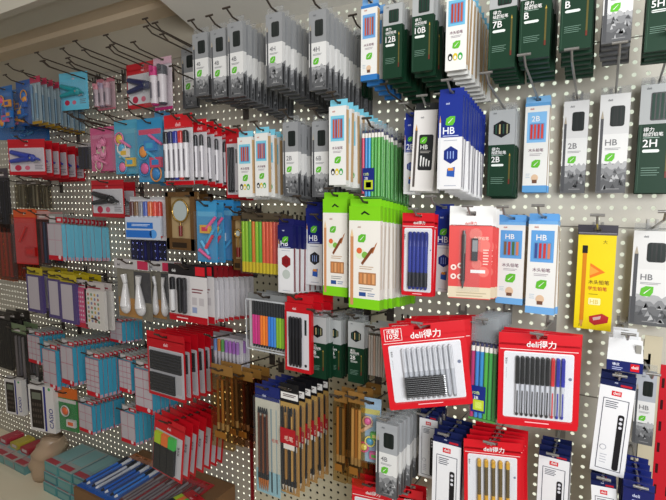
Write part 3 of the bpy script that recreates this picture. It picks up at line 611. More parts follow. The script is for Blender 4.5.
def calculator_box(w, h, t=.022):
    b = MB(); b.box(-w / 2, w / 2, 0, t, 0, h * .94, M('#cfcbc8')); f = Face(b, w, h)
    f.rr(.08, .56, .14, .94, .003, M('#2a2420'), 1); f.r(.14, .5, .2, .34, M('#6a6f60'), 2)
    for i in range(4):
        for j in range(4): f.r(.14 + i * .095, .2 + i * .095, .42 + j * .12, .48 + j * .12, M('#4f463f'), 2)
    f.r(.6, .68, .06, .98, M('#2a2f7a'), 1); f.t('CASIO', .95, .9, M('#23287a'), w=None, h=.105, vert=True); f.e(.84, .1, .05, M('#4a9a5a'), 2)
    tp = MB(); tp.slotplate(-w / 2, w / 2, h * .94, h, t * .5, t * .5 + .001, M('#a8a4a0'), sw=.02, sh=.006)
    return dict(parts=[('carton', b, None, []), ('hang_tab', tp, None, [])], t=t, hole=(t * .5, h * .97))

def eraser_tray(w, h, t=.03):
    """white folded sleeve over a navy band with a red square"""
    b = MB(); b.prism([(-w / 2, 0), (w / 2, 0), (w / 2, h * .35), (-w / 2, h * .35)], 0, t, NAVY); b.add([(-w / 2, 0, h * .35), (w / 2, 0, h * .35), (w / 2 - .002, t * .8, h), (-w / 2 + .002, t * .8, h), (-w / 2 + .002, t, h * .35), (w / 2 - .002, t, h * .35)], [(0, 1, 2, 3), (1, 5, 2), (0, 3, 4), (3, 2, 5, 4)], M('#d9dadb'))
    f = Face(b, w, h); f.r(.66, .9, .7, .95, RED, 2); f.t('deli', .78, .86, WHITE, h=.1, al='c', l=3); f.t('橡皮', .16, .82, M('#d8dcee'), h=.1); f.lines(.16, .45, .87, .06, 2, M('#aab2d8'), .025)
    c = MB(); c.box(-w * .05 + .02, w * .1 + .02, t * .3, t * .34, h * .62, h * .9, M('#8f8d86', .3))
    tp = MB(); tp.slotplate(-w * .35, w * .35, h * .95, h + .016, t * .82, t * .82 + .001, M('#d0d2d4'), sw=.014, sh=.007, sz=h + .008)
    return dict(parts=[('sleeve', b, None, []), ('eraser_block', c, None, []), ('hang_tab', tp, None, [])], t=t, hole=(t * .82, h + .008))
def navy_pack(w, h, t=.012):
    b = MB(); b.box(-w / 2, w / 2, 0, t, 0, h * .86, M('#131c5c', .35)); f = Face(b, w, h); f.t('deli', .3, .3, M('#c9cfe8'), h=.07); f.r(.3, .72, .36, .4, M('#aab0d8'), 2); f.r(.08, .92, .5, .98, M('#d4d4da'), 1)
    tp = MB(); tp.slotplate(-w / 2, w / 2, h * .86, h, t * .5, t * .5 + .001, M('#1a2568', .3), sw=.014, sh=.007)
    return dict(parts=[('carton', b, None, []), ('hang_tab', tp, None, [])], t=t, hole=(t * .5, h * .93))
def plain_bag(w, h, t=.012, tint='#c8c4c0', inner=('#8a8a90',), hdr='#8a2a30', amt=.12):
    """clear bag with a few dark rods and a folded header"""
    parts = []
    for k, c in enumerate(inner):
        x = -w * .36 + .72 * w * (k + .5) / len(inner); q = MB(); q.cyl((x, t / 2, h * .06), (x, t / 2, h * .8), min(.006, w / len(inner) * .34), min(.005, w / len(inner) * .3), M(c, .3), 7); parts.append(('stick', q, None, []))
    b = MB(); b.box(-w / 2, w / 2, 0, t, 0, h * .85, clear(tint, amt * .4, .1, '#8a8680')); hd = MB(); hd.slotplate(-w / 2, w / 2, h * .85, h, t / 2, t / 2 + .001, M(hdr, .3), sw=min(.016, w * .4), sh=.007); hd.rect(-w * .35, w * .1, h * .88, h * .91, t / 2 - .0004, M('#c8c0bc'))
    return dict(parts=parts + [('bag', b, 'clear plastic bag', []), ('hanging_header', hd, None, [])], t=t, hole=(t / 2, h * .925))

# ------------------------------------------------------------------ placing
TILT = .12
ORD = 'first second third fourth fifth sixth seventh eighth ninth tenth eleventh twelfth thirteenth fourteenth'.split()
def make(name, spec):
    root = bpy.data.objects.new(name, None); COL.objects.link(root); root.empty_display_size = .02
    for pn, mb, lab, subs in spec['parts']:
        o = mb.build(pn, root)
        if lab: o['label'] = lab
        for sn, smb, sl in subs:
            s = smb.build(sn, o)
            if sl: s['label'] = sl
    return root
def copy_tree(o, parent=None):
    c = o.copy(); COL.objects.link(c); c.parent = parent
    for ch in o.children:
        copy_tree(ch, c)
    return c

PEGS = []
def peg(x, zw, L, desc, tilt=TILT, bar=.024, label=None, up=.012):
    """wire display hook: slotted plate on the board, rod rising to the front, crossbar at its upturned tip"""
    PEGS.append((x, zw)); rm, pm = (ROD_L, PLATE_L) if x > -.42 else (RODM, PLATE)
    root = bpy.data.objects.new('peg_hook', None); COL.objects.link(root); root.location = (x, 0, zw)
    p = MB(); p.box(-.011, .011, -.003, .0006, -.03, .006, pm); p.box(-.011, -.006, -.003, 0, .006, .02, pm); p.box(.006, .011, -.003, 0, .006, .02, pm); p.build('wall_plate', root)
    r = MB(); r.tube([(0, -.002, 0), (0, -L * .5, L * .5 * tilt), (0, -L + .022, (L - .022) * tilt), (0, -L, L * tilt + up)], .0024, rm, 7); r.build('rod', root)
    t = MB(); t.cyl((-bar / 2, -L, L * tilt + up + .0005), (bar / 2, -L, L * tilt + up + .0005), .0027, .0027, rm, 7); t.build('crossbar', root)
    tag(root, label or 'metal peg hook holding the ' + desc, 'hook', 'metal peg hooks on the pegboard')

def G(kind, rect, d, desc, cat, name, n=1, s=.018, yaw=0, roll=0, L=None, hook=True, tilt=TILT, jit=1.0, hx=None, **kw):
    """a row of n packs on one hook. rect = photo pixels of the foremost pack, d = its distance from the board"""
    x0, y0, x1, y1 = rect; ym = (y0 + y1) / 2; xm = (x0 + x1) / 2
    a, b = P(x0, ym, d), P(x1, ym, d); zt, zb = P(xm, y0, d).z, P(xm, y1, d).z
    h = zt - zb
    w = b.x - a.x
    if yaw or roll:                                   # width of a turned card that spans the same pixels
        c0 = (a + b) / 2
        for _ in range(8):
            dv = Vector((math.cos(R(yaw)), math.sin(R(yaw)), 0)) * (w / 2)
            w *= (x1 - x0) / max(1, pix(c0 + dv) - pix(c0 - dv))
    spec = kind(w, h, **kw)
    hy, hz = spec['hole']
    c = Vector(((a.x + b.x) / 2, -d, zb))
    root = make(name, spec)
    s = max(s, spec['t'] + .001)
    hang = Vector((c.x, -d + hy, zb + hz))          # the slot of the front pack
    zw = hang.z - (d - hy) * tilt                    # where the rod meets the board
    for k in range(n):
        o = root if k == 0 else copy_tree(root)
        jy = rng.uniform(-2, 2) * jit if k else 0; jr = rng.uniform(-1.3, 1.3) * jit if k else 0
        e = Euler((0, -R(roll + jr), R(yaw * (1 - .25 * min(k, 3)) + jy)), 'XYZ')
        dy = k * s
        pt = Vector((hang.x, hang.y + dy, hang.z - dy * tilt))
        o.rotation_euler = e
        o.location = pt - e.to_matrix() @ Vector((0, hy, hz))
        if n == 1: lab = desc
        elif k == 0: lab = desc + ', foremost of its row'
        elif k == n - 1 and n > 2: lab = desc + ', rearmost of its row'
        else: lab = desc + ', ' + ORD[k] + ' back in its row'
        tag(o, lab, cat, (desc + ' row') if n > 1 else None)
    if hook: peg(hang.x, zw, L or max(.235, d + .03), desc, tilt)
    return root, w, h

# ------------------------------------------------------------------ the setting
PITCHH = .0262
def pegboard_mat(c1, c2, hole=.175):
    m = bpy.data.materials.new('pegboard'); m.use_nodes = True; nt = m.node_tree; L = nt.links; b = nt.nodes['Principled BSDF']; out = nt.nodes['Material Output']
    N = nt.nodes.new
    tc = N('ShaderNodeTexCoord'); mp = N('ShaderNodeMapping'); mp.inputs['Scale'].default_value = (1 / PITCHH, 0, 1 / PITCHH)
    fr = N('ShaderNodeVectorMath'); fr.operation = 'FRACTION'; sb = N('ShaderNodeVectorMath'); sb.operation = 'SUBTRACT'; sb.inputs[1].default_value = (.5, 0, .5)
    ln = N('ShaderNodeVectorMath'); ln.operation = 'LENGTH'; lt = N('ShaderNodeMath'); lt.operation = 'LESS_THAN'; lt.inputs[1].default_value = hole
    L.new(tc.outputs['Object'], mp.inputs[0]); L.new(mp.outputs[0], fr.inputs[0]); L.new(fr.outputs[0], sb.inputs[0]); L.new(sb.outputs[0], ln.inputs[0]); L.new(ln.outputs['Value'], lt.inputs[0])
    nz = N('ShaderNodeTexNoise'); nz.inputs['Scale'].default_value = 6; nz.inputs['Detail'].default_value = 4
    mx = N('ShaderNodeMix'); mx.data_type = 'RGBA'; mx.inputs[6].default_value = lin(c1); mx.inputs[7].default_value = lin(c2)
    L.new(tc.outputs['Object'], nz.inputs['Vector']); L.new(nz.outputs['Fac'], mx.inputs[0]); L.new(mx.outputs[2], b.inputs['Base Color']); b.inputs['Roughness'].default_value = .42
    tr = N('ShaderNodeBsdfTransparent'); ms = N('ShaderNodeMixShader')
    L.new(lt.outputs[0], ms.inputs[0]); L.new(b.outputs[0], ms.inputs[1]); L.new(tr.outputs[0], ms.inputs[2]); L.new(ms.outputs[0], out.inputs[0])
    return m
PB = pegboard_mat('#bab6aa', '#b1ada1'); PC = pegboard_mat('#c9c4ac', '#c2bca4')
XL, XM, XN, XR = -4.2, P(252, 450, 0).x, P(392, 350, 0).x, P(638, 430, 0).x
ZT, ZC = 2.09, P(300, 196, 0).z
def board(name, x0, x1, z0, z1, m): return struct(name, MB().box(x0, x1, 0, .0013, z0, z1, m))
board('wall_left', XL, XM - .006, 0, ZT, pegboard_mat('#b0ab9e', '#a8a295', .15))
board('wall_middle_upper', XM + .006, XN, ZC, ZT + .6, PB)
board('wall_middle_lower', XM + .006, XN, 0, ZC - .002, PC)
board('wall_right', XN, 1.2, 0, ZT + .6, PB)
struct('wall_backing', MB().box(XM + .01, XN - .02, .02, .03, 0, ZC - .03, M('#3a362e')))
struct('wall_back', MB().box(-14, 4, 2.4, 2.45, -.05, 3.2, M('#ecebe2')))
zh = P(110, 72, 0).z
struct('trim_10', MB().box(XL, P(262, 30, 0).x, -.003, 0, zh, ZT + .5, noisy('#b3ac9c', '#a9a292', 5, .5)))
struct('floor', MB().box(-14, 4, -5, .1, -.05, 0, M('#b9b2a0', .3)))
struct('floor_2', MB().box(-14, 4, .1, 2.4, -.05, 0, M('#e9e6da', .4)))
# seams between the steel boards
def zat(px, py): return P(px, py, 0).z
for k, z in enumerate((zat(607, 41), zat(594, 227), zat(588, 396))):
    struct('trim_%d' % (k + 1), MB().box(XN, 1.2, -.0012, 0, z - .0012, z + .0012, M('#6d6a62')))
struct('trim_4', MB().box(XM - .006, XM + .006, -.004, .004, 0, zat(252, 395), M('#7e1a22', .4)))
struct('trim_9', MB().box(XM - .006, XM + .006, -.001, .004, zat(252, 395), ZT + .5, M('#a5a08f', .4)))
# red slotted upright and plain steel strip at the right end
b = MB(); xr = P(656, 430, .004).x; zr = zat(660, 364)
b.box(xr, xr + .06, -.004, 0, .1, zr, M('#c01c2a', .4))
for k in range(26):
    z = zr - .03 - k * .05
    for dx in (.004, .026): b.box(xr + dx, xr + dx + .005, -.0046, -.0038, z - .022, z, M('#3a0c10'))
struct('pillar_right', b)
struct('trim_5', MB().box(XR, xr, -.003, 0, .1, zat(646, 335), M('#c2b9a0')))
# canopy over the left bay: folded sheet seen from below, and the sloping one over the next bay
XB = P(203, 37, 0).x
b = MB(); T1, T2 = noisy('#dccab0', '#cdbba2', 3, .6), M('#c9c4b6')
cz = ZT
prof = [(0, 0), (.07, .004), (.075, .022), (.16, .026), (.165, .006), (.30, .01), (.305, -.014), (.335, -.014), (.335, .06)]
for (d0, z0), (d1, z1) in zip(prof, prof[1:]):
    b.add([(-4.2, -d0, cz + z0), (XB, -d0, cz + z0), (XB, -d1, cz + z1), (-4.2, -d1, cz + z1)], [(0, 1, 2, 3)], T1 if d1 < .3 else T2)
b.add([(-4.2, -d, cz + z) for d, z in ((0, 0), (.335, .06), (.335, .09), (0, .09))] , [(0, 1, 2, 3)], T1)
b.box(-4.2, XB, -.335, 0, cz + .06, cz + .09, T1)
c = struct('trim_6', b)
b = MB(); zs = zat(203, 37); x2 = .9
b.add([(XB, 0, zs), (x2, 0, zs), (x2, -.36, zs + .12), (XB, -.36, zs + .12), (XB, 0, zs + .02), (x2, 0, zs + .02), (x2, -.36, zs + .14), (XB, -.36, zs + .14)], [(0, 1, 2, 3), (4, 7, 6, 5), (0, 3, 7, 4), (1, 5, 6, 2), (3, 2, 6, 7), (0, 4, 5, 1)], noisy('#e2dfd6', '#d8d5cc', 2, .5))
struct('trim_7', b)
# base deck of the shelf unit
ZD = .2
struct('trim_8', MB().box(XL, 1.2, -.62, -.0, ZD - .04, ZD, M('#ddd2b8', .4)))
struct('baseboard_front', MB().box(XL, 1.2, -.6, -.58, 0, ZD - .04, M('#8f8672')))

# ------------------------------------------------------------------ the goods, row by row
g_ = pencil_box_grey; gr = pencil_box_green; ki = pencil_box_kids; nv = pencil_box_navy; tr = pencil_box_tree; PBX = 'pencil box'; pb = 'pencil_box'
# top row, left bay
G(toy_card, (-2, 86, 13, 128), .2, 'bright blue toy stationery card at the far left, top row', 'stationery card', 'stationery_card', seed=3, bg='#1f5fa0', cols=('#c84a80', '#d89030', '#2f7fc4', '#3f4f9a', '#2f70b8'), n=2, s=.04)
G(toy_card, (17, 80, 32, 126), .17, 'blue card with orange pieces in the top row', 'stationery card', 'stationery_card', seed=5, bg='#1c4f96', cols=('#2a6ab0', '#d8902a', '#1f57a8', '#c8a860', '#2a62a8'), n=2, s=.04)
G(marker_set, (31, 76, 41, 124), .19, 'slim pen card with pink top and yellow foot', 'pen card', 'pen_card', cols=('#5a7a9a', '#8a9aa0'), body='#5f7f94', cardc='#a82a48', foot='#a8842a', hdt=None, n=8, s=.024, bgc='#8fa0a8', r=.005)
G(scissors_card, (60, 72, 88, 110), .09, 'light blue card with a teal cutter', 'stationery card', 'stationery_card', cardc='#5fb4d0', bg='#66b6d2', tool='#1d8f98', yaw=10, L=.2)
G(marker_set, (97, 78, 115, 110), .06, 'pale pink pen card in the top row', 'pen card', 'pen_card', cols=('#c8828e', '#9a8aa0', '#b8909a'), body='#a8969e', cardc='#b86a78', foot='#b86a78', hdt=None, bgc='#b89aa0', L=.2)
G(scissors_card, (127, 62, 160, 108), .08, 'red card with navy scissors in the top row', 'scissors card', 'scissors_card', tool='#1d2350', L=.21)
G(marker_set, (154, 57, 172, 110), .11, 'tall white pen card with magenta print', 'pen card', 'pen_card', cols=('#c02a72', '#4a4a50'), body='#cfc8cc', cardc='#c4a0ae', foot='#b83070', hdt=None, bgc='#c8bcc2', L=.22)
G(g_, (182, 48, 196, 108), .05, 'dim grey pencil box hanging against the board', PBX, pb, grade='2B', seed=11, L=.22)
# top row, grey boxes
G(g_, (193, 33, 208, 96), .24, 'grey 4B pencil box, leftmost of the 4B stacks', PBX, pb, grade='4B', n=4, s=.024, seed=1)
G(g_, (211, 29, 226, 98), .255, 'grey 4B pencil box, middle of the 4B stacks', PBX, pb, grade='4B', n=5, s=.024, seed=2)
G(g_, (228, 22, 243, 97), .27, 'grey 4B pencil box, right of the 4B stacks', PBX, pb, grade='4B', n=10, s=.024, seed=3)
G(g_, (266, 13, 282, 86), .28, 'grey 4H pencil box, left of the 4H stacks', PBX, pb, grade='4H', n=11, s=.024, seed=4)
G(g_, (309, 10, 326, 90), .28, 'grey 4H pencil box, right of the 4H stacks', PBX, pb, grade='4H', n=11, s=.024, seed=5)
G(gr, (353, 30, 364, 96), .1, 'green 8B pencil box half behind the blue box', PBX, pb, grade='8B', n=3, L=.135)
G(ki, (361, 5, 377, 80), .25, 'white pencil box with blue foot in the top row', PBX, pb, peng=False, band='#6fa4d8', bottom='#2f74b8', n=5, s=.035, clip=True)
G(gr, (383, 4, 402, 78), .26, 'dark green 12B pencil box', PBX, pb, grade='12B', n=7, s=.03)
G(gr, (412, -7, 433, 71), .27, 'dark green 10B pencil box', PBX, pb, grade='10B', n=8, s=.03)
G(ki, (446, -10, 467, 70), .27, 'white box of red pencils in the top row', PBX, pb, n=9, s=.027, bottom=None, pens=('#a83a2c', '#b8533a'))
G(gr, (489, -16, 516, 68), .25, 'dark green 7B pencil box', PBX, pb, grade='7B', n=6, s=.02)
G(gr, (520, -25, 551, 58), .25, 'dark green B pencil box left of the clear one', PBX, pb, grade='B', n=6, s=.025)
G(gr, (561, -38, 593, 49), .25, 'dark green B pencil box beside the grey mountain box', PBX, pb, grade='B', n=7, s=.025)
G(g_, (604, -55, 634, 42), .25, 'grey mountain pencil box high on the right', PBX, pb, grade='2B', n=5, s=.025, seed=8)
G(gr, (647, -40, 680, 50), .24, 'dark green 5H pencil box', PBX, pb, grade='5H', n=4)
# second row, left bay
G(toy_card, (0, 118, 50, 140), .1, 'low blue packet under the blue toy cards', 'stationery card', 'stationery_card', seed=9, bg='#1c5a98', cols=('#1f62a4', '#2870a8', '#2f8a9a', '#1d5494', '#3a7aa8'), yaw=30, L=.2)
G(scissors_card, (9, 139, 46, 175), .2, 'red card with blue pliers in the far left bay', 'stapler card', 'stapler_card', n=6, s=.035, yaw=22, tool='#2a3a98', bg='#c0b6bc')
G(plain_bag, (78, 143, 92, 169), .1, 'small dark blue packet beside the pink one', 'stationery packet', 'stationery_packet', inner=('#1c2a60', '#22336e', '#1c2850'), hdr='#8a8486', yaw=20, L=.2, tint='#5a6a9a', amt=.4)
G(toy_card, (91, 127, 118, 171), .12, 'pink stationery packet with white label', 'stationery packet', 'stationery_packet', seed=12, bg='#c85a86', cols=('#d87aa0', '#c86a92', '#c0b8a0', '#d888a8', '#d07a9c'), n=2, s=.03, L=.2)
G(toy_card, (115, 120, 138, 174), .17, 'light blue packet with yellow and pink toys', 'stationery packet', 'stationery_packet', seed=14, bg='#4a9ab8', cols=('#d8b03a', '#d8709c', '#4aa0c8', '#d8d0c8', '#5fa8c0'), n=2, s=.04)
G(toy_card, (138, 118, 163, 182), .2, 'blue packet with pink and orange toys', 'stationery packet', 'stationery_packet', seed=22, bg='#2f86b4', cols=('#d05890', '#2a7ab8', '#d88a3a', '#3a9ac0', '#c83a60'), n=3, s=.04)
G(toy_card, (155, 111, 170, 150), .06, 'blue and white packet behind the whiteboard markers', 'stationery packet', 'stationery_packet', seed=31, bg='#4a8fbc', cols=('#dcd8d4', '#3a80b8', '#6aa8cc'), L=.2)
G(marker_set, (165, 114, 193, 185), .23, 'red card of white markers with dark, blue and red caps', 'marker card', 'marker_card', cols=('#1a1b22', '#1d2050', '#28379a', '#c8302c', '#1c1c20'), n=1, hd=.2, L=.26)
G(marker_set, (194, 119, 207, 184), .21, 'red card of white markers, second along', 'marker card', 'marker_card', cols=('#1a1b22', '#1a1b1e'), hd=.2, n=2, s=.03, L=.26, r=.006)
G(marker_set, (209, 124, 222, 187), .17, 'red card of white markers beside the black pencils', 'marker card', 'marker_card', cols=('#1a1b1e', '#2a2b2e'), hd=.2, n=3, s=.035, L=.26, r=.006)
G(black_pen_box, (226, 128, 239, 198), .16, 'red card of black pencils in the second row', 'pencil card', 'pencil_card', n=3, s=.03)
G(ki, (238, 137, 252, 197), .24, 'blue topped pencil box, left of the pair', PBX, pb, n=3, s=.03, bottom=None, band='#79c3d8')
G(ki, (255, 133, 268, 196), .24, 'blue topped pencil box, right of the pair', PBX, pb, n=8, s=.026, bottom=None, band='#79c3d8')
G(g_, (283, 122, 298, 196), .25, 'grey 2B pencil box, left of the grey second row', PBX, pb, grade='2B', n=7, s=.028, seed=21)
G(g_, (312, 121, 328, 197), .23, 'grey 6B pencil box next to the penguin coloured one', PBX, pb, grade='6B', n=4, s=.028, seed=22)
G(ki, (329, 106, 346, 185), .27, 'white pencil box with light blue top, second row', PBX, pb, n=9, s=.028, bottom=None, band='#79c3d8')
G(color_pencil_pack, (361, 122, 383, 198), .22, 'clear pack of red, blue and green pencils, second row', 'pencil pack', 'pencil_pack', n=7, s=.028)
G(nv, (404, 119, 416, 194), .19, 'navy 2B pencil box behind the black and white one', PBX, pb, grade='2B', n=2)
G(pencil_box_mono, (414, 110, 437, 191), .22, 'white HB pencil box with a black panel', PBX, pb, roll=-2.5, n=2, s=.03)
G(nv, (438, 96, 462, 189), .27, 'bright navy HB pencil box in the second row', PBX, pb, n=10, s=.022)
G(gr, (488, 110, 514, 196), .08, 'green 2B pencil box with white top', PBX, pb, grade='2B', hexa=True, split=.4, n=4, L=.26)
G(ki, (524, 103, 548, 192), .04, 'light blue 2B pencil box in the second row', PBX, pb, peng=False, grade='2B', band='#7fb6e2', bottom='#5e9cd0', pens=('#c8342c', '#d0483a'), L=.27, n=2, s=.015)
G(g_, (562, 101, 587, 193), .035, 'grey 2B pencil box hanging alone on the right', PBX, pb, grade='2B', top='#cfcfce', seed=24, L=.27)
G(g_, (598, 94, 628, 193), .06, 'grey HB pencil box in the second row', PBX, pb, grade='HB', top='#cfcfce', seed=25, L=.27)
G(gr, (638, 84, 674, 193), .05, 'green 2H pencil box at the right edge', PBX, pb, grade='2H', split=.36, L=.26, n=2)
# third row, left bay
G(plain_bag, (-4, 214, 13, 280), .2, 'orange packet at the far left edge', 'stationery packet', 'stationery_packet', inner=('#c86a1c', '#d07a24', '#b85a18'), tint='#d08a3a', amt=.45, hdr='#7a4a2a', n=3, s=.05)
for k, (xx, desc) in enumerate(((20, 'leftmost'), (34, 'rightmost'))):
    G(plain_bag, (xx - 5, 180, xx + 5, 208), .12, 'small clear packet above the red one, %s of two' % desc, 'stationery packet', 'stationery_packet', inner=('#8a867a', '#a09a8c'), tint='#cfcabc', amt=.3, hdr='#6a5c50', n=2, s=.04, L=.18)
G(plain_bag, (-2, 168, 8, 232), .2, 'dark packet of shiny pens at the far left', 'stationery packet', 'stationery_packet', inner=('#1c1f30', '#2a2f48', '#1a1c28'), tint='#8a8a98', amt=.3, hdr='#3a3038')
G(scissors_card, (92, 180, 124, 217), .15, 'red card with black pliers in the left bay', 'stapler card', 'stapler_card', tool='#1b1a1c', n=2, s=.05, L=.2)
G(toy_card, (15, 209, 37, 264), .2, 'plain red packet with orange top', 'stationery packet', 'stationery_packet', seed=41, bg='#b81a16', hc='#c8501c', cols=('#b81a16', '#a81412', '#c02a20'), tools=2, yaw=10, n=2, s=.05)
G(plain_bag, (37, 211, 50, 266), .19, 'clear packet between the red packet and blue labels', 'stationery packet', 'stationery_packet', inner=('#8a3040', '#2a4a7a', '#4a3a5a'), hdr='#b88a86', amt=.25, n=2, s=.05)
G(sticker_pack, (48, 214, 62, 260), .2, 'ruled label pack with light blue edges, upper stack', 'label pack', 'label_pack', n=12, s=.0165, side='#6ab4cc', rows=2, cols=2, head=.22, ink='#b88a9a')
G(marker_set, (131, 197, 167, 240), .2, 'pack of many coloured pens with blue label', 'pen card', 'pen_card', cols=('#5a2a28', '#7a5a3a', '#8a8a90', '#4a60b0', '#d0703a', '#d84a30', '#c83a34'), body='#b8bcc6', cardc='#a8a8a8', foot=None, hdt=None, hd=.06, capf=.4, r=.0095, lab='#2a68b8', n=2, s=.045, yaw=10)
G(mirror_box, (166, 192, 195, 250), .22, 'wooden frame box with a round magnifier', 'magnifier box', 'magnifier_box', n=2, s=.06)
G(toy_card, (197, 201, 217, 262), .22, 'blue packet with a pink glue tube', 'stationery packet', 'stationery_packet', seed=52, bg='#3a8fc0', cols=('#d85a90', '#d0a03a', '#4aa0c8', '#c83a50', '#58a8d0'), tools=6, n=2, s=.03)
G(toy_card, (214, 200, 234, 260), .17, 'blue packet with white tubes beside the wooden boxes', 'stationery packet', 'stationery_packet', seed=57, bg='#2f7fb8', cols=('#c8d0d4', '#2a5a9a', '#b8c4cc', '#3a90c4', '#58a8d0'), tools=5, n=2, s=.03)
G(mirror_box, (232, 216, 243, 270), .2, 'narrow wooden magnifier box behind the neon sticks', 'magnifier box', 'magnifier_box')
G(neon_pack, (241, 213, 279, 275), .22, 'pack of neon green and orange sticks', 'stick pack', 'stick_pack', n=3, s=.03)
G(nv, (278, 225, 293, 293), .24, 'deep navy HB pencil box with red striped side', PBX, pb, red=True, top='#1a1c58', hexc='#8a1a20', side='#7a1a24', topf=.34, n=7, s=.026)
G(nv, (306, 208, 322, 285), .17, 'navy HB pencil box with black emblem', PBX, pb, top='#1a2470', hexc='#26262a', topf=.46, n=3, L=.25)
G(tr, (323, 199, 347, 296), .24, 'white tree pencil box with green ends, left of two', PBX, pb, n=3, s=.03)
G(tr, (349, 206, 380, 309), .27, 'white tree pencil box with green ends, right of two', PBX, pb, n=11, s=.022)
G(pen_card, (402, 213, 434, 296), .2, 'red card of five blue pens', 'pen card', 'pen_card', cols=('#1c2a80',) * 5, barrel='#24348e', grip='#1a1c28', hd=.16, capf=.25, foot=.05, n=2, s=.027, yaw=8, r=.0052)
G(nv, (434, 211, 452, 292), .15, 'navy HB pencil box between red and coral cards', PBX, pb, topf=.42, L=.25)
G(mechanical_card, (449, 206, 492, 299), .2, 'white and coral card with one pencil', 'pencil card', 'pencil_card', n=4, s=.035, yaw=12)
G(ki, (497, 222, 524, 304), .12, 'light blue HB pencil box, left of the pair', PBX, pb, peng=False, grade='HB', band='#5f9cd6', bottom='#6fa8dc', pens=('#7a5a3a', '#b03a38', '#4a6a3a', '#c87a5a'), n=4, L=.24)
G(ki, (527, 221, 556, 314), .13, 'light blue HB pencil box, right of the pair', PBX, pb, peng=False, grade='HB', band='#5f9cd6', bottom='#6fa8dc', pens=('#3a4a8a', '#b8303a', '#c03a3a', '#d07a5a'), n=3, L=.24)
G(pencil_pack_yellow, (576, 234, 614, 330), .05, 'yellow pencil pack with a red sharpener', 'pencil pack', 'pencil_pack', n=2, s=.015, L=.26)
G(g_, (631, 231, 671, 326), .05, 'grey HB pencil box at the right edge', PBX, pb, grade='HB', top='#d6d6d4', seed=31, L=.25)
# fourth row, left bay
G(notepad_pack, (27, 268, 42, 312), .22, 'purple rimmed notepad with yellow header, leftmost', 'notepad', 'notepad', n=3, s=.05)
G(notepad_pack, (48, 272, 61, 318), .22, 'purple rimmed notepad with yellow header, middle', 'notepad', 'notepad', n=3, s=.05)
G(notepad_pack, (60, 275, 76, 323), .23, 'purple rimmed notepad with yellow header, rightmost', 'notepad', 'notepad', n=3, s=.05)
G(notepad_pack, (74, 280, 87, 327), .22, 'pink dotted notepad beside the purple ones', 'notepad', 'notepad', doodle=1, rim='#b84068', paper='#c05078', hdr='#b8b0b0')
G(notepad_pack, (85, 283, 104, 329), .22, 'white sticker pad with small coloured pictures', 'sticker pad', 'sticker_pad', doodle=2, rim='#cfcac4', paper='#d4cfc8', hdr='#bdb4b0', n=2, s=.03)
G(white_toolbag, (113, 260, 147, 320), .24, 'clear bag with two white glue bottles', 'glue bag', 'glue_bag', n=1)
G(white_toolbag, (146, 262, 168, 321), .21, 'clear bag of white bottles behind the twin pen card', 'glue bag', 'glue_bag', n=2, s=.05)
G(plain_bag, (131, 237, 164, 262), .12, 'dark blue zipped packet above the glue bags', 'stationery packet', 'stationery_packet', inner=('#2a3890', '#3a48a0', '#2a3078', '#4450a8'), tint='#8f94c0', amt=.2, hdr='#2a2430', L=.2)
G(twin_pen_card, (169, 265, 207, 322), .275, 'white card with black and silver pens', 'pen card', 'pen_card', n=2, s=.026)
G(marker_set, (204, 266, 217, 322), .21, 'red topped card of white correction pens', 'pen card', 'pen_card', cols=('#c8c4c8', '#bfbcc0'), body='#d4d0d4', cardc='#8a1c24', foot='#c01c28', hdt=None, n=8, s=.024, hd=.2, r=.007)
G(tray_card, (148, 334, 185, 398), .26, 'red card holding two black refill trays', 'refill card', 'refill_card', n=9, s=.027)
G(marker_set, (214, 334, 243, 382), .13, 'pack of pens with purple and green caps', 'pen card', 'pen_card', cols=('#6a8ac0', '#c8803a', '#5a9a50', '#9a6ab8', '#a868b8', '#9a60b0', '#a070b8'), body='#b8b4bc', cardc='#8a8688', foot='#c8a0a4', hd=.08, capf=.3, hdt=None, r=.006, n=2, s=.03, L=.22)
# label packs
for rect, d, n, rows, cols, desc in (((28, 331, 40, 363), .2, 6, 4, 3, 'ruled label pack on the row end beside the wrapped pads'), ((43, 343, 56, 388), .24, 4, 3, 2, 'narrow ruled label pack, second of the middle row'),
        ((61, 340, 73, 384), .24, 11, 2, 2, 'ruled label pack with blue side, third of the middle row'), ((86, 352, 99, 396), .24, 10, 6, 3, 'finely ruled label pack, fourth of the middle row'),
        ((119, 355, 131, 392), .2, 8, 5, 3, 'ruled label pack left of the red refill card'), ((135, 362, 152, 412), .23, 6, 4, 2, 'ruled label pack below the red refill card'),
        ((79, 400, 92, 432), .22, 8, 3, 2, 'ruled label pack with red squares, lower row'), ((121, 407, 135, 443), .2, 8, 2, 2, 'ruled label pack with white panes, lower row'),
        ((110, 318, 122, 342), .15, 5, 3, 2, 'ruled label pack below the glue bags')):
    G(sticker_pack, rect, d, desc, 'label pack', 'label_pack', n=n, s=.018, rows=rows, cols=cols)
G(calculator_box, (29, 384, 54, 431), .26, 'white calculator box nearest the green card', 'calculator box', 'calculator_box', n=2, s=.05, yaw=12)
G(calculator_box, (5, 378, 22, 414), .24, 'white calculator box at the far left', 'calculator box', 'calculator_box', n=3, s=.05, yaw=10)
G(toy_card, (55, 388, 78, 430), .22, 'green edged card with orange top', 'stationery card', 'stationery_card', seed=61, bg='#1c7a34', hc='#c8601c', cols=('#d8602a', '#c9c4c0', '#c9c4c0'), tools=2, hd=.25, yaw=8)
G(plain_bag, (12, 325, 26, 385), .2, 'long clear packet with white stickers', 'stationery packet', 'stationery_packet', inner=('#a8a4ac', '#8a8a98', '#b0acb4'), hdr='#6a7a5a', n=2, s=.05, amt=.3)
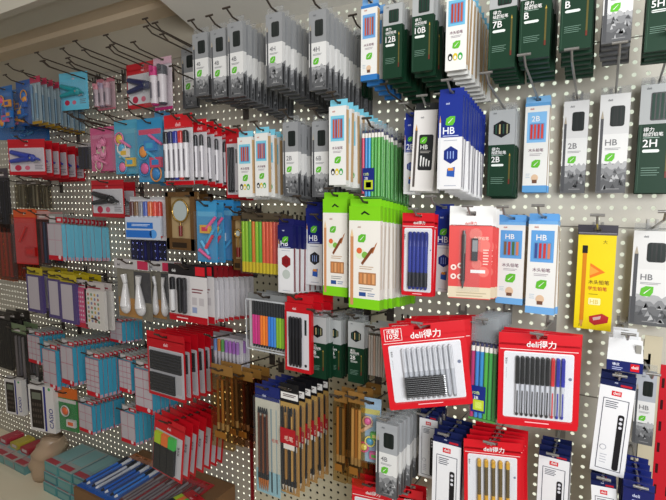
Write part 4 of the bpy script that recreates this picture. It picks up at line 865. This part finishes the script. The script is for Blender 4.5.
G(plain_bag, (-3, 312, 10, 368), .2, 'dim grey packet by the left edge', 'stationery packet', 'stationery_packet', inner=('#3a3c40', '#44484c', '#2c2e32'), hdr='#2f2a26', tint='#6a6a68', amt=.4, n=3, s=.04)
# fourth row, middle bay
G(felt_pen_pack, (246, 295, 286, 352), .26, 'clear case of pink, orange, blue and green pens', 'felt pen case', 'felt_pen_case', cols=('#c02a78', '#c83080', '#b82a70', '#e0721c', '#e8801c', '#d86a1a', '#2a72c8', '#2f7fd4', '#3a80c8', '#7aa81c', '#86b41c', '#78a81c'), n=3, s=.04)
G(black_pen_box, (285, 296, 311, 372), .27, 'red box of black pens', 'pen box', 'pen_box', n=3, s=.05)
G(gr, (309, 317, 326, 378), .24, 'green 2B pencil box next to the red pen box', PBX, pb, grade='2B', hexa=True, split=.42, n=2)
G(gr, (328, 320, 341, 377), .2, 'green 2B pencil box in the deep middle stack', PBX, pb, grade='2B', hexa=True, split=.42, n=6, s=.025)
G(gr, (348, 322, 364, 383), .22, 'green 2B pencil box beside the clear packet', PBX, pb, grade='2B', hexa=True, split=.42, n=2)
G(plain_bag, (364, 326, 388, 380), .2, 'clear packet of pale sticks', 'stick packet', 'stick_packet', inner=('#ddd0c6', '#d8d6d0', '#dcc0ae', '#d0d2cc', '#dfd8d2', '#d8c8bc', '#dad8d4'), hdr='#a8a9a5', tint='#f4f2f0', n=3, s=.04, amt=.2)
G(pen_card, (381, 324, 465, 408), .33, 'red card of ten clear pens with dark refills', 'pen card', 'pen_card', cols=('#c9ccd2',) * 10, barrel='#b4b8c0', tip='#9a9ca2', hd=.2, refills=True, price=True, n=5, s=.045, yaw=24, roll=7.5, L=.36, capf=.45)
G(color_pencil_pack, (470, 318, 497, 421), .27, 'clear pack of pink, blue and green pencils, fourth row', 'pencil pack', 'pencil_pack', cols=('#b02a68', '#3a7fc8', '#2f86c4', '#4aa53c', '#3f9a48', '#3a7a38'), n=6, s=.03, top=.84, jit=.4)
G(pen_card, (498, 334, 579, 428), .27, 'red card of black, red and blue pens', 'pen card', 'pen_card', cols=('#1a1a1c',) * 7 + ('#c82a30', '#2a2fa0', '#2a2fa0'), core=True, barrel='#c4c7cf', hd=.175, n=3, s=.027, yaw=14, roll=1, capf=.46, L=.31)
G(eraser_tray, (607, 342, 644, 372), .2, 'white eraser sleeve over a navy band', 'eraser pack', 'eraser_pack', n=2, s=.05, yaw=0, L=.26)
G(stylus_box, (598, 387, 633, 476), .2, 'white stylus box with navy top on the right', 'stylus box', 'stylus_box', n=2, s=.03, roll=-3)
G(g_, (634, 372, 655, 445), .08, 'small grey HB pencil box beside the red upright', PBX, pb, grade='HB', seed=36, top='#a9adb4', L=.2)
# bottom row
G(highlighter_card, (156, 420, 186, 478), .26, 'red card of three highlighters', 'highlighter card', 'highlighter_card', n=7, s=.03, roll=-7)
G(amber_bag, (211, 366, 232, 448), .25, 'amber bag of brushes nearest the highlighters', 'brush bag', 'brush_bag', n=2, s=.04)
G(amber_bag, (233, 372, 252, 446), .2, 'dark bag of brushes left of the navy topped card', 'brush bag', 'brush_bag', tint='#d8c0b0', wood=('#3a2a20', '#6a2a22', '#2c2420'), lab='#5a3a24', n=3, s=.04)
G(brush_card, (256, 386, 280, 494), .28, 'pale brush card with navy top', 'brush card', 'brush_card', navy=True, header='#1a2668', n=5, s=.03, **{})
G(brush_card, (281, 384, 299, 494), .28, 'tan brush card with black and white header', 'brush card', 'brush_card', n=6, s=.03, L=.31)
G(amber_bag, (333, 392, 346, 482), .24, 'amber bag of gold tipped pens', 'pen bag', 'pen_bag', wood=('#a8743a', '#3a3630', '#8a6a3a'), n=2, s=.04)
G(amber_bag, (347, 393, 363, 486), .26, 'amber bag of brown pens by the blue card', 'pen bag', 'pen_bag', wood=('#c0a070', '#9a6c3c', '#d0ac74'), n=3, s=.05)
G(toy_card, (360, 398, 381, 462), .24, 'pale blue card with pink and green pencils', 'pencil card', 'pencil_card', seed=71, bg='#9ab8d0', cols=('#d05a90', '#c8a890', '#5aa848', '#4a9ac0', '#d8d070'), tools=6, yaw=8)
G(g_, (376, 424, 397, 497), .28, 'grey 4B pencil box in the bottom row', PBX, pb, grade='4B', n=10, s=.026, seed=41, top='#a0a3a6')
G(stylus_box, (419, 419, 437, 478), .18, 'white stylus box with navy top behind the rod', 'stylus box', 'stylus_box', n=3, s=.03)
G(stylus_box, (432, 444, 460, 530), .27, 'white stylus box with navy top, bottom row', 'stylus box', 'stylus_box', n=4, s=.03)
G(pen_card, (463, 441, 520, 516), .27, 'red card of five yellow pens', 'pen card', 'pen_card', cols=('#c99a2a',) * 5, barrel='#5a4a28', grip='#d09c20', hd=.17, n=5, s=.026, yaw=14, roll=2, capf=.14, foot=.06, r=.0045)
G(stylus_box, (537, 458, 568, 530), .18, 'white stylus box with navy top below the red card', 'stylus box', 'stylus_box', n=3, s=.03)
G(stylus_box, (588, 486, 613, 560), .22, 'white stylus box with navy top, bottom right corner', 'stylus box', 'stylus_box', n=4, s=.04, roll=5)
G(navy_pack, (622, 484, 654, 530), .24, 'navy pack beside the red upright', 'stationery box', 'stationery_box', n=5, s=.035)
G(pen_card, (352, 482, 392, 560), .24, 'red pen card peeping up at the bottom edge', 'pen card', 'pen_card', cols=('#1a1a1c',) * 6, n=4, s=.03, yaw=10)
G(pen_card, (394, 489, 422, 560), .2, 'red pen card below the grey 4B stack', 'pen card', 'pen_card', cols=('#1a1a1c',) * 5, n=2, s=.03, yaw=10)

# ------------------------------------------------------------------ things lying on the base deck
def lying(name, label, cat, mb, loc, rz=0, group=None):
    o = mb.build(name); o.location = loc; o.rotation_euler = (0, 0, R(rz)); tag(o, label, cat, group); return o
def onz(px, py, z):
    r = RM @ Vector(((px - CX) / FPX, (CY - py) / FPX, -1)); return CAM + r * ((z - CAM.z) / r.z)

def lie(kind, w, h, x, d, z, rz, label, cat, name, group=None, **kw):
    """the same kinds of pack lying on their backs, top towards the board"""
    sp = kind(w, h, **kw); o = make(name, sp)
    o.rotation_euler = Euler((R(-90), 0, R(rz)), 'XYZ'); o.location = (x, -d, z + sp['t'] + .0006); tag(o, label, cat, group); return o
# pile of flat boxes of correction tape
def tape_box(w, dpt, h, teal, top):
    b = MB(); b.box(-w / 2, w / 2, 0, dpt, 0, h, M(teal)); sp = []
    b.rect(-w * .42, w * .42, h * .2, h * .8, -.0004, M('#6f9a98'))
    t = MB(); t.box(-w / 2, w / 2, 0, dpt, h, h + .002, M(top)); t.box(-w * .5, w * .3, .004, .03, h + .002, h + .0024, M('#a8404a')); t.box(-w * .4, w * .4, .05, dpt * .95, h + .002, h + .0024, M('#7fa8a8'))
    return b, t
lev = 'bottom middle top'.split(); k = 0
for iy in range(3):
    for ix in range(3):
        b, t = tape_box(.094, .17, .04, ['#4f8f90', '#457f86', '#5a9898'][(ix + iy) % 3], ['#8aa0a0', '#98a09c', '#7f9aa0'][ix])
        o = bpy.data.objects.new('tape_box', None); COL.objects.link(o); o.location = (-1.985 + ix * .1 + rng.uniform(-.002, .002), -.2 + iy * .006, ZD + .0425 * iy)
        b.build('carton', o); t.build('lid', o)
        tag(o, 'flat teal carton, %s layer of the low pile, %s column' % (lev[iy], ('bag side', 'middle', 'blue card side')[ix]), 'carton', 'flat teal cartons piled on the base shelf')
for ix in range(4):
    b, t = tape_box(.085, .14, .04, ['#8a9a96', '#6a9088', '#8f8f8a', '#5f8a8a'][ix], ['#b8a8a4', '#b09a98', '#a8a49c', '#a88a88'][ix])
    o = bpy.data.objects.new('tape_box', None); COL.objects.link(o); o.location = (-2.53 + ix * .09, -.18, ZD); b.build('carton', o); t.build('lid', o)
    tag(o, 'small pale carton left of the plastic bag, %s from the bag' % ('fourth', 'third', 'second', 'next')[ix], 'carton', 'small pale cartons on the base shelf')
for ix, (xx, cc) in enumerate(((-2.52, '#a83040'), (-2.42, '#b0a03a'), (-2.33, '#a02a34'))):
    b = MB(); b.prism(rrect(-.035, .035, 0, .03, .01), 0, .08, M(cc, .35)); b.rect(-.02, .02, .008, .022, -.0004, M('#c8b8b4'))
    o = b.build('tape_packet'); o.location = (xx, -.12, ZD + .0424); tag(o, ('dark red', 'yellow', 'bright red')[ix] + ' packet lying on the small pale cartons', 'packet')
# crumpled plastic bag between the piles
b = MB(); r = random.Random(4); n, m = 14, 9; vs_ = []; fs_ = []
for i2 in range(m + 1):
    q = i2 / m; rad = (.075 + .05 * q * (1 - q) * 4 * .5) * (1 if q < .85 else .8)
    for j2 in range(n):
        a = 2 * math.pi * j2 / n; k2 = rad * (1 + r.uniform(-.12, .12)); vs_.append((k2 * math.cos(a) * .62 + .06 * q * q, k2 * math.sin(a) * .75, .2 * q + (r.uniform(-.012, .012) if 0 < i2 else 0)))
for i2 in range(m):
    for j2 in range(n): fs_.append((i2 * n + j2, i2 * n + (j2 + 1) % n, (i2 + 1) * n + (j2 + 1) % n, (i2 + 1) * n + j2))
fs_.append(tuple(range(n - 1, -1, -1))); fs_.append(tuple(m * n + j2 for j2 in range(n)))
b.add(vs_, fs_, noisy('#b59c82', '#a58c72', 9, .35), True); o = b.build('plastic_bag'); o.location = (-2.12, -.13, ZD); tag(o, 'crumpled beige plastic bag standing between the carton piles', 'bag')
# cardboard box with packs lying across it
CB = noisy('#7a5836', '#6b4b2c', 14, .7); x0, x1, bz = -1.62, -1.12, .405
o = bpy.data.objects.new('cardboard_box', None); COL.objects.link(o); o.location = ((x0 + x1) / 2, -.16, ZD); hw = (x1 - x0) / 2; hh = bz - ZD
b = MB(); b.box(-hw, hw, -.15, .15, 0, hh, CB); b.build('body', o)
b = MB(); b.box(-hw, hw, -.15, -.002, hh, hh + .003, CB); b.build('flap', o)
b = MB(); b.box(-hw, hw, .002, .15, hh, hh + .003, CB); b.build('flap', o)
tag(o, 'brown cardboard box on the base shelf under the highlighter cards', 'box'); zt = bz + .0032
words_ = ('first', 'second', 'third', 'fourth', 'fifth')
for k in range(4):
    lie(marker_set, .05, .25, -1.592 + k * .052, .3, zt, 0, 'long blue pen card lying on the cardboard box, %s from the teal cartons' % words_[k], 'pen card', 'pen_card', 'long blue pen cards lying on the box', cols=('#1d1f26', '#cfd2d6'), body=('#2f6ac0', '#b8bcc4', '#2a5fb4', '#3a78c8')[k], cardc='#a8653a', foot='#2a58a8', bgc='#2a62b4', hdt=None, r=.0065)
for k in range(4):
    lie(marker_set, .055, .25, -1.382 + k * .058, .3, zt, 0, 'red card of grey pens lying on the cardboard box, %s from the blue ones' % words_[k], 'pen card', 'pen_card', 'red pen cards lying on the box', cols=('#5a3a36', '#8a8486', '#6a4a46'), body='#7a7274', cardc='#b01422', foot='#b01422', bgc='#b01422', hdt=None, r=.005)
o = lie(highlighter_card, .085, .17, -1.215, .30, zt + .014, -14, 'red highlighter card lying flat on the cardboard box', 'highlighter card', 'highlighter_card', cols=('#a8c41c', '#e0702a', '#3cb44a'))
# bare hooks, from the pixels of their tips
def bare(px, py, d, label, tilt=.1):
    t = P(px, py, d); x = t.x; zw = t.z - d * tilt - .012
    while any(abs(x - a) < .027 and abs(zw - c) < .075 for a, c in PEGS): x += .005
    peg(x, zw, d, '', tilt, label=label)
for k, (px, py) in enumerate(((0, 66), (35, 53), (57, 50), (75, 41), (95, 38), (136, 29), (155, 23), (143, 39), (38, 62), (60, 60), (84, 50), (103, 47))):
    bare(px, py, .24, 'bare metal peg hook under the left canopy, %s of twelve' % ('first second third fourth fifth sixth seventh eighth ninth tenth eleventh twelfth'.split()[k]))
for k, (px, py) in enumerate(((66, 112), (82, 113), (58, 124), (75, 122), (95, 108), (112, 112), (52, 117), (20, 120))):
    bare(px, py, .22, 'bare metal peg hook below the top left row, %s of eight' % ('first second third fourth fifth sixth seventh eighth'.split()[k]))
for k, (px, py) in enumerate(((188, 196), (228, 207), (250, 212), (282, 214), (300, 196))):
    bare(px, py, .22, 'bare metal peg hook over the neon sticks, %s of five' % words_[k])
for k, (px, py) in enumerate(((385, 84), (402, 98), (172, 66), (196, 86), (470, 322), (338, 425))):
    bare(px, py, .22, ('bare metal peg hook under the blue footed boxes', 'bare metal peg hook above the white HB box', 'bare metal peg hook beside the magenta card', 'bare metal peg hook below the leftmost 4B box', 'bare metal peg hook above the ten pen card', 'bare metal peg hook over the amber bags')[k])

# ------------------------------------------------------------------ light
def area(name, loc, target, sx, sy, power, col=(1, 1, 1)):
    l = bpy.data.lights.new(name, 'AREA'); l.shape = 'RECTANGLE'; l.size = sx; l.size_y = sy; l.energy = power; l.color = col
    o = bpy.data.objects.new(name, l); COL.objects.link(o); o.location = loc
    o.rotation_euler = (Vector(target) - Vector(loc)).to_track_quat('-Z', 'Y').to_euler(); return o
area('window_daylight', (.75, -1.7, 1.68), (-.25, 0, 1.3), .9, .9, 40, (.98, .99, 1))
area('ceiling_tube', (-.9, -1.9, 2.9), (-1.1, -.2, 1.2), 3.0, .3, 13, (1, .95, .88))
area('next_aisle_tube', (-6.2, .5, 1.0), (-6.2, 2.4, .1), 5, .3, 105, (1, .99, .93))
area('floor_aisle_tube', (-2.5, .75, 2.3), (-2.5, .75, 0), 3.2, .3, 75, (1, .98, .92))
area('far_aisle_tube', (-.8, .5, 3.0), (-.8, 2.4, 1.0), 3, .3, 34, (.78, 1, .92))
w = bpy.data.worlds.new('world'); sc.world = w; w.use_nodes = True
w.node_tree.nodes['Background'].inputs[0].default_value = (1, .94, .88, 1); w.node_tree.nodes['Background'].inputs[1].default_value = .225
vs = sc.view_settings; vs.view_transform = 'Standard'; vs.look = 'None'; vs.gamma = 1; vs.use_curve_mapping = False; vs.exposure = 0
sc.cycles.transparent_max_bounces = 32; sc.cycles.max_bounces = 6
